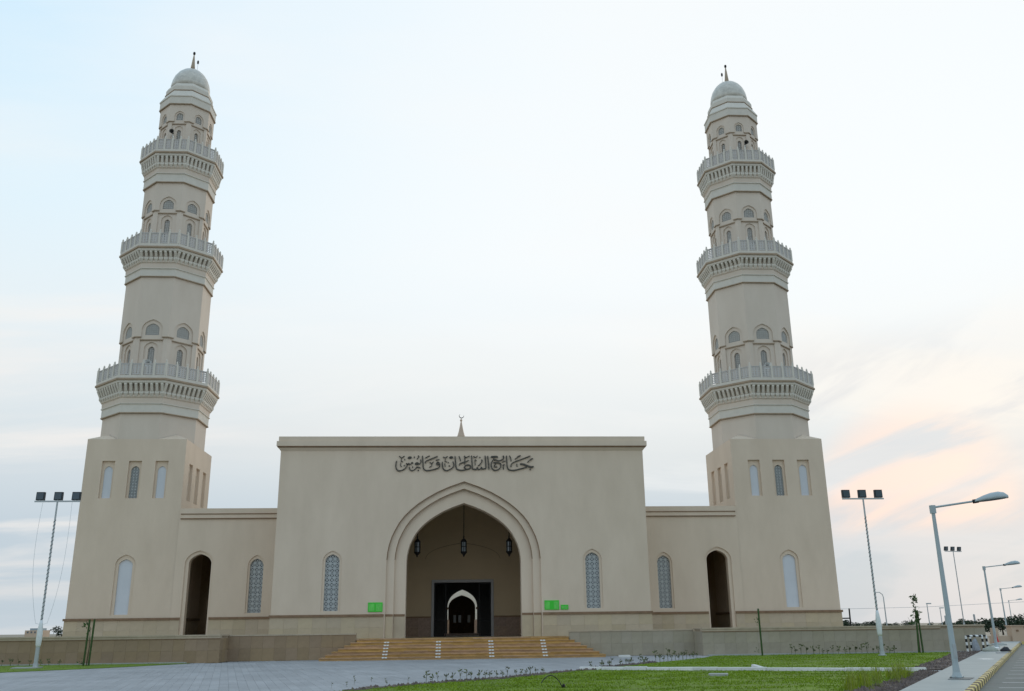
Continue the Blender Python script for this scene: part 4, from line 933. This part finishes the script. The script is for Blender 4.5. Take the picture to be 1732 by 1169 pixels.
for i in range(26):
    u = 1-(i+random.random())/26; b0 = Vector((lerp(8.8, 13.4, u), lerp(22.6, 29.2, u))); b0 += N_*random.uniform(-.5, .45)
    tag(place(random.choice(RM), 'reed_clump', None, (b0.x, b0.y, .035), (0, 0, random.uniform(0, 6)), (random.uniform(.6, 1.0),)*3), ORD[i]+' yellow green reed clump from far end of the bed beside sidewalk', 'reeds', 'reed clumps beside the sidewalk')
hs = thing('irrigation_hose', (2.1, 26.1, .03), 'black irrigation hose arching out of the near lawn', 'hose')
MB().tube([(1.86+.62*t, 25.9+.35*t, .0+.36*math.sin(math.pi*min(1, .12+t*.9))**.7) for t in [i/16 for i in range(17)]], .012, 6).build('hose_tube', CABLE, hs)
MB().poly([(.03, .02), (.045, .06), (.04, .11), (.01, .13)], 7, (2.5, 26.26)).build('emitter', BLACKM, hs)

# ------------------------------------------------------------------ striped barrier, rubbish, cone, gate wall
def striped(mb_w, mb_b, a, b, r, n):
    a, b = Vector(a), Vector(b)
    for i in range(n): (mb_w if i % 2 == 0 else mb_b).tube([a+(b-a)*i/n, a+(b-a)*((i+1)/n-.002)], r, 7)
for (bx, by), lb in (((27.45, 51.0), 'nearer black and white striped hoop barrier at the wall end'), ((28.0, 51.55), 'farther black and white striped hoop barrier at the wall end')):
    t = thing('hoop_barrier', (bx, by, .06), lb, 'barrier', 'striped hoop barriers')
    wb, bb = MB(), MB(); w = .92
    for x in (0, w): striped(wb, bb, (bx+x, by, .05), (bx+x, by, .88), .055, 5)
    striped(bb, wb, (bx+.05, by, .86), (bx+w-.05, by, .86), .055, 5)
    wb.build('white_band', WHITE, t); bb.build('black_band', BLACKP, t)
def heap(name, x, y, z, rx, ry, h, mtl, label, cat, seed):
    R = random.Random(seed); rings = []
    for k, (r, zz) in enumerate(((1, 0), (1.02, .25), (.82, .6), (.5, .88), (.15, 1))): rings.append([(rx*r*R.uniform(.8, 1.15)*math.cos(a*.5236), ry*r*R.uniform(.8, 1.15)*math.sin(a*.5236), h*zz*R.uniform(.8, 1.1)) for a in range(12)])
    o = MB().ring(rings, False, True).build(name, mtl, None, True, True); o.location = (x, y, z); return tag(o, label, cat)
heap('cement_sack', 28.15, 50.0, .08, .42, .25, .26, SACK, 'pale slumped sack lying before the striped barriers', 'sack', 3)
heap('plant_bag', 28.1, 51.3, .08, .20, .16, .62, mat('grey_plastic_bag', (.33, .35, .39), .6, .3, 9, .4, 14), 'tall grey plastic bag standing between the striped barriers', 'bag', 5)
heap('rubbish_bag', 28.7, 49.5, .08, .28, .2, .24, BAG, 'black rubbish bag dumped at the kerb of the sidewalk', 'bag', 8)
heap('rubble_heap', 35.9, 62.5, .08, .5, .4, .2, CONC, 'small grey rubble heap far down the sidewalk', 'rubble', 9)
heap('rubble_heap', 34.4, 61.4, .08, .35, .3, .22, SACK, 'pale rubble heap beside the second street lamp', 'rubble', 12)
heap('plastic_sheet', 31.2, 55.0, .08, .5, .25, .1, WHITE, 'crumpled white plastic sheet on the sidewalk past the wall end', 'litter', 14)
heap('plastic_sheet', 29.6, 52.3, .08, .3, .2, .12, WHITE, 'crumpled white scrap at the foot of the wall end', 'litter', 15)
slab('loose_board', 27.1, 47.0, .081, .7, .25, .03, (0, 0, .1), mat('grey_board', (.22, .22, .25), .8, .2), 'dark flat board lying on the sidewalk before the sack', 'board')
cn = thing('traffic_cone', (40.2, 70.0, .08), 'red traffic cone at the far end of the sidewalk', 'cone')
MB().box(40.0, 40.4, 69.8, 70.2, .08, .12).build('cone_base', RED, cn); MB().poly([(.16, .121), (.03, .78)], 10, (40.2, 70)).build('cone_body', RED, cn)
gw_ = thing('gate_wall', (43, 74, 0), 'low peach gate wall with square pillar at far right', 'wall')
MB().box(42.1, 60, 74, 74.3, -.1, .52).build('wall_body', PEACH, gw_)
MB().box(43.75, 44.8, 73.8, 74.5, -.1, 1.22).build('pillar', PEACH, gw_); MB().box(43.68, 44.87, 73.73, 74.57, 1.221, 1.30).build('pillar_cap', PEACH, gw_)
MB().box(44.12, 44.32, 73.77, 73.797, .82, .96).build('plaque', TRIM, gw_); MB().box(42.35, 42.72, 73.9, 74.4, -.1, 1.12).build('pillar', PEACH, gw_)

# ------------------------------------------------------------------ background: trees, far lamps, posts, building
def crown(k, n=420, lobes=5):
    R = random.Random(100+k); mb = MB()
    for _ in range(lobes):
        cx, cy, cz = R.uniform(-.6, .6), R.uniform(-.5, .5), R.uniform(-.1, .55); l = leafmesh(n//lobes, R.uniform(.4, .65), R.uniform(.3, .5), .24, LEAFD, 0, R.randint(0, 9999), 0)
        nn_ = len(mb.v); mb.v += [(a+cx, b+cy, c+cz+.75) for a, b, c in l.v]; mb.f += [tuple(i+nn_ for i in f) for f in l.f]
    return mb.mesh('crown', LEAFD)
CR = [crown(k) for k in range(5)]; TRK = MB().tube([(0, 0, 0), (.02, 0, .4), (.0, .02, .8)], .06, 6, .03).mesh('trunk', BARK)
def tree(x, y, s, h, label, group):
    t = thing('far_tree', (x, y, 0), label, 'tree', group); t.scale = (s, s, h); t.rotation_euler.z = random.uniform(0, 6)
    place(TRK, 'trunk', t); place(random.choice(CR), 'crown', t)
for i in range(19):
    u = (i+random.uniform(.1, .9))/19; x = lerp(82, 112, u)
    s = random.uniform(1.0, 2.0) if i not in (6, 7, 10) else .9
    tree(x*1.0, 198+random.uniform(-8, 8), s, random.uniform(.95, 1.15)*(1.2 if i in (0, 1, 3, 9, 18) else 1.0), ORD[i]+' dark distant tree from the left above right capped wall', 'distant trees behind the right wall')
for i in range(9): tree(lerp(63.5, 73, i/8), 112+random.uniform(-4, 6), random.uniform(1.3, 1.9), random.uniform(1.0, 1.4)+.06*i, ORD[i]+' dark bushy tree from the left behind far gate wall', 'trees behind the gate wall')
for i in range(2): tree(-122+i*3, 300, 2.4, 1.7+.5*(1-i), ('left', 'right')[i]+' one of two dark far trees beside left minaret', 'far trees at left')
for px, hh, lb in ((146.7, 2.95, 'left of two small distant palms beyond the gate'), (149.6, 3.2, 'right of two small distant palms beyond the gate')):
    t = thing('palm_tree', (px, 250, 0), lb, 'palm tree'); MB().tube([(px, 250, 0), (px+.05, 250, hh-.4)], .12, 6).build('trunk', BARK, t)
    fr = MB()
    for k in range(16):
        a = 2*math.pi*k/16+random.uniform(-.2, .2); e = random.uniform(.1, .7); c = Vector((px+.05, 250, hh-.4)); pts = [c+Vector((math.cos(a)*u*1.3, math.sin(a)*u*1.3, e*u*1.1-u*u*1.0)) for u in (0, .35, .7, 1)]
        q = Vector((-math.sin(a), math.cos(a), 0)); fr.strip([p+q*w for p, w in zip(pts, (.05, .2, .16, .02))], [p-q*w for p, w in zip(pts, (.05, .2, .16, .02))])
    fr.build('fronds', LEAFD, t)
def farlamp(x, y, h, label, goose=False):
    t = thing('far_lamp', (x, y, 0), label, 'street lamp', 'far lamp posts behind the right wall')
    MB().tube([(x, y, 0), (x, y, h)], .085, 6, .06).build('pole', STEEL, t)
    if goose: MB().tube([(x, y, h), (x-.1, y, h+.35), (x-.45, y, h+.62), (x-1.0, y, h+.62)], .05, 6).build('curved_arm', STEEL, t)
    else: MB().box(x-.06, x+.62, y-.15, y+.15, h, h+.16).build('lamp_head', LAMPM, t)
farlamp(54.95, 120, 4.8, 'slim lamp post with curved arm behind the wrapped flood mast', True)
farlamp(70.8, 140, 4.25, 'left of two small single head lamp posts far behind the right wall')
farlamp(83.2, 160, 3.9, 'right of two small single head lamp posts far behind the right wall')
for x, y, h, lb in ((83.9, 160, 2.6, 'short dark post far behind the right wall'), (66.7, 120, 2.45, 'short dark post behind the right wall near the flood mast')):
    t = thing('far_post', (x, y, 0), lb, 'post'); MB().tube([(x, y, 0), (x, y, h)], .12, 6).build('post_body', STEEL, t); MB().poly([(.14, h), (.14, h+.06), (.02, h+.12)], 6, (x, y)).build('post_cap', STEEL, t)
fp = thing('cable_post', (33.3, 80, 0), 'dark post with a side rail just right of the right minaret', 'post')
MB().tube([(33.3, 80, 0), (33.34, 80, 2.84)], .065, 6).build('post_body', BLACKM, fp); MB().tube([(29.5, 80, 1.99), (33.3, 80, 2.03)], .06, 6).build('rail', BLACKM, fp)
MB().tube([(30, 80, 2.84), (33.34, 80, 2.80), (40, 80, 2.88), (49, 80, 3.22), (60, 80, 3.7)], .014, 4).build('overhead_cable', CABLEG, fp)
hb = thing('far_house', (-129, 300, 0), 'tiny pale flat roofed house above the left wall', 'house')
MB().box(-131.5, -126.5, 300, 306, 0, 2.6).build('wall', PEACH, hb); MB().box(-130.5, -127.2, 301, 305, 2.6, 3.2).build('roof_room', mat('blue_grey_wall', (.30, .36, .40), .9), hb)
for i in range(4): MB().box(-130.9+i*1.1, -130.4+i*1.1, 299.95, 299.99, 1.75, 2.3).build('window', PANE, hb)
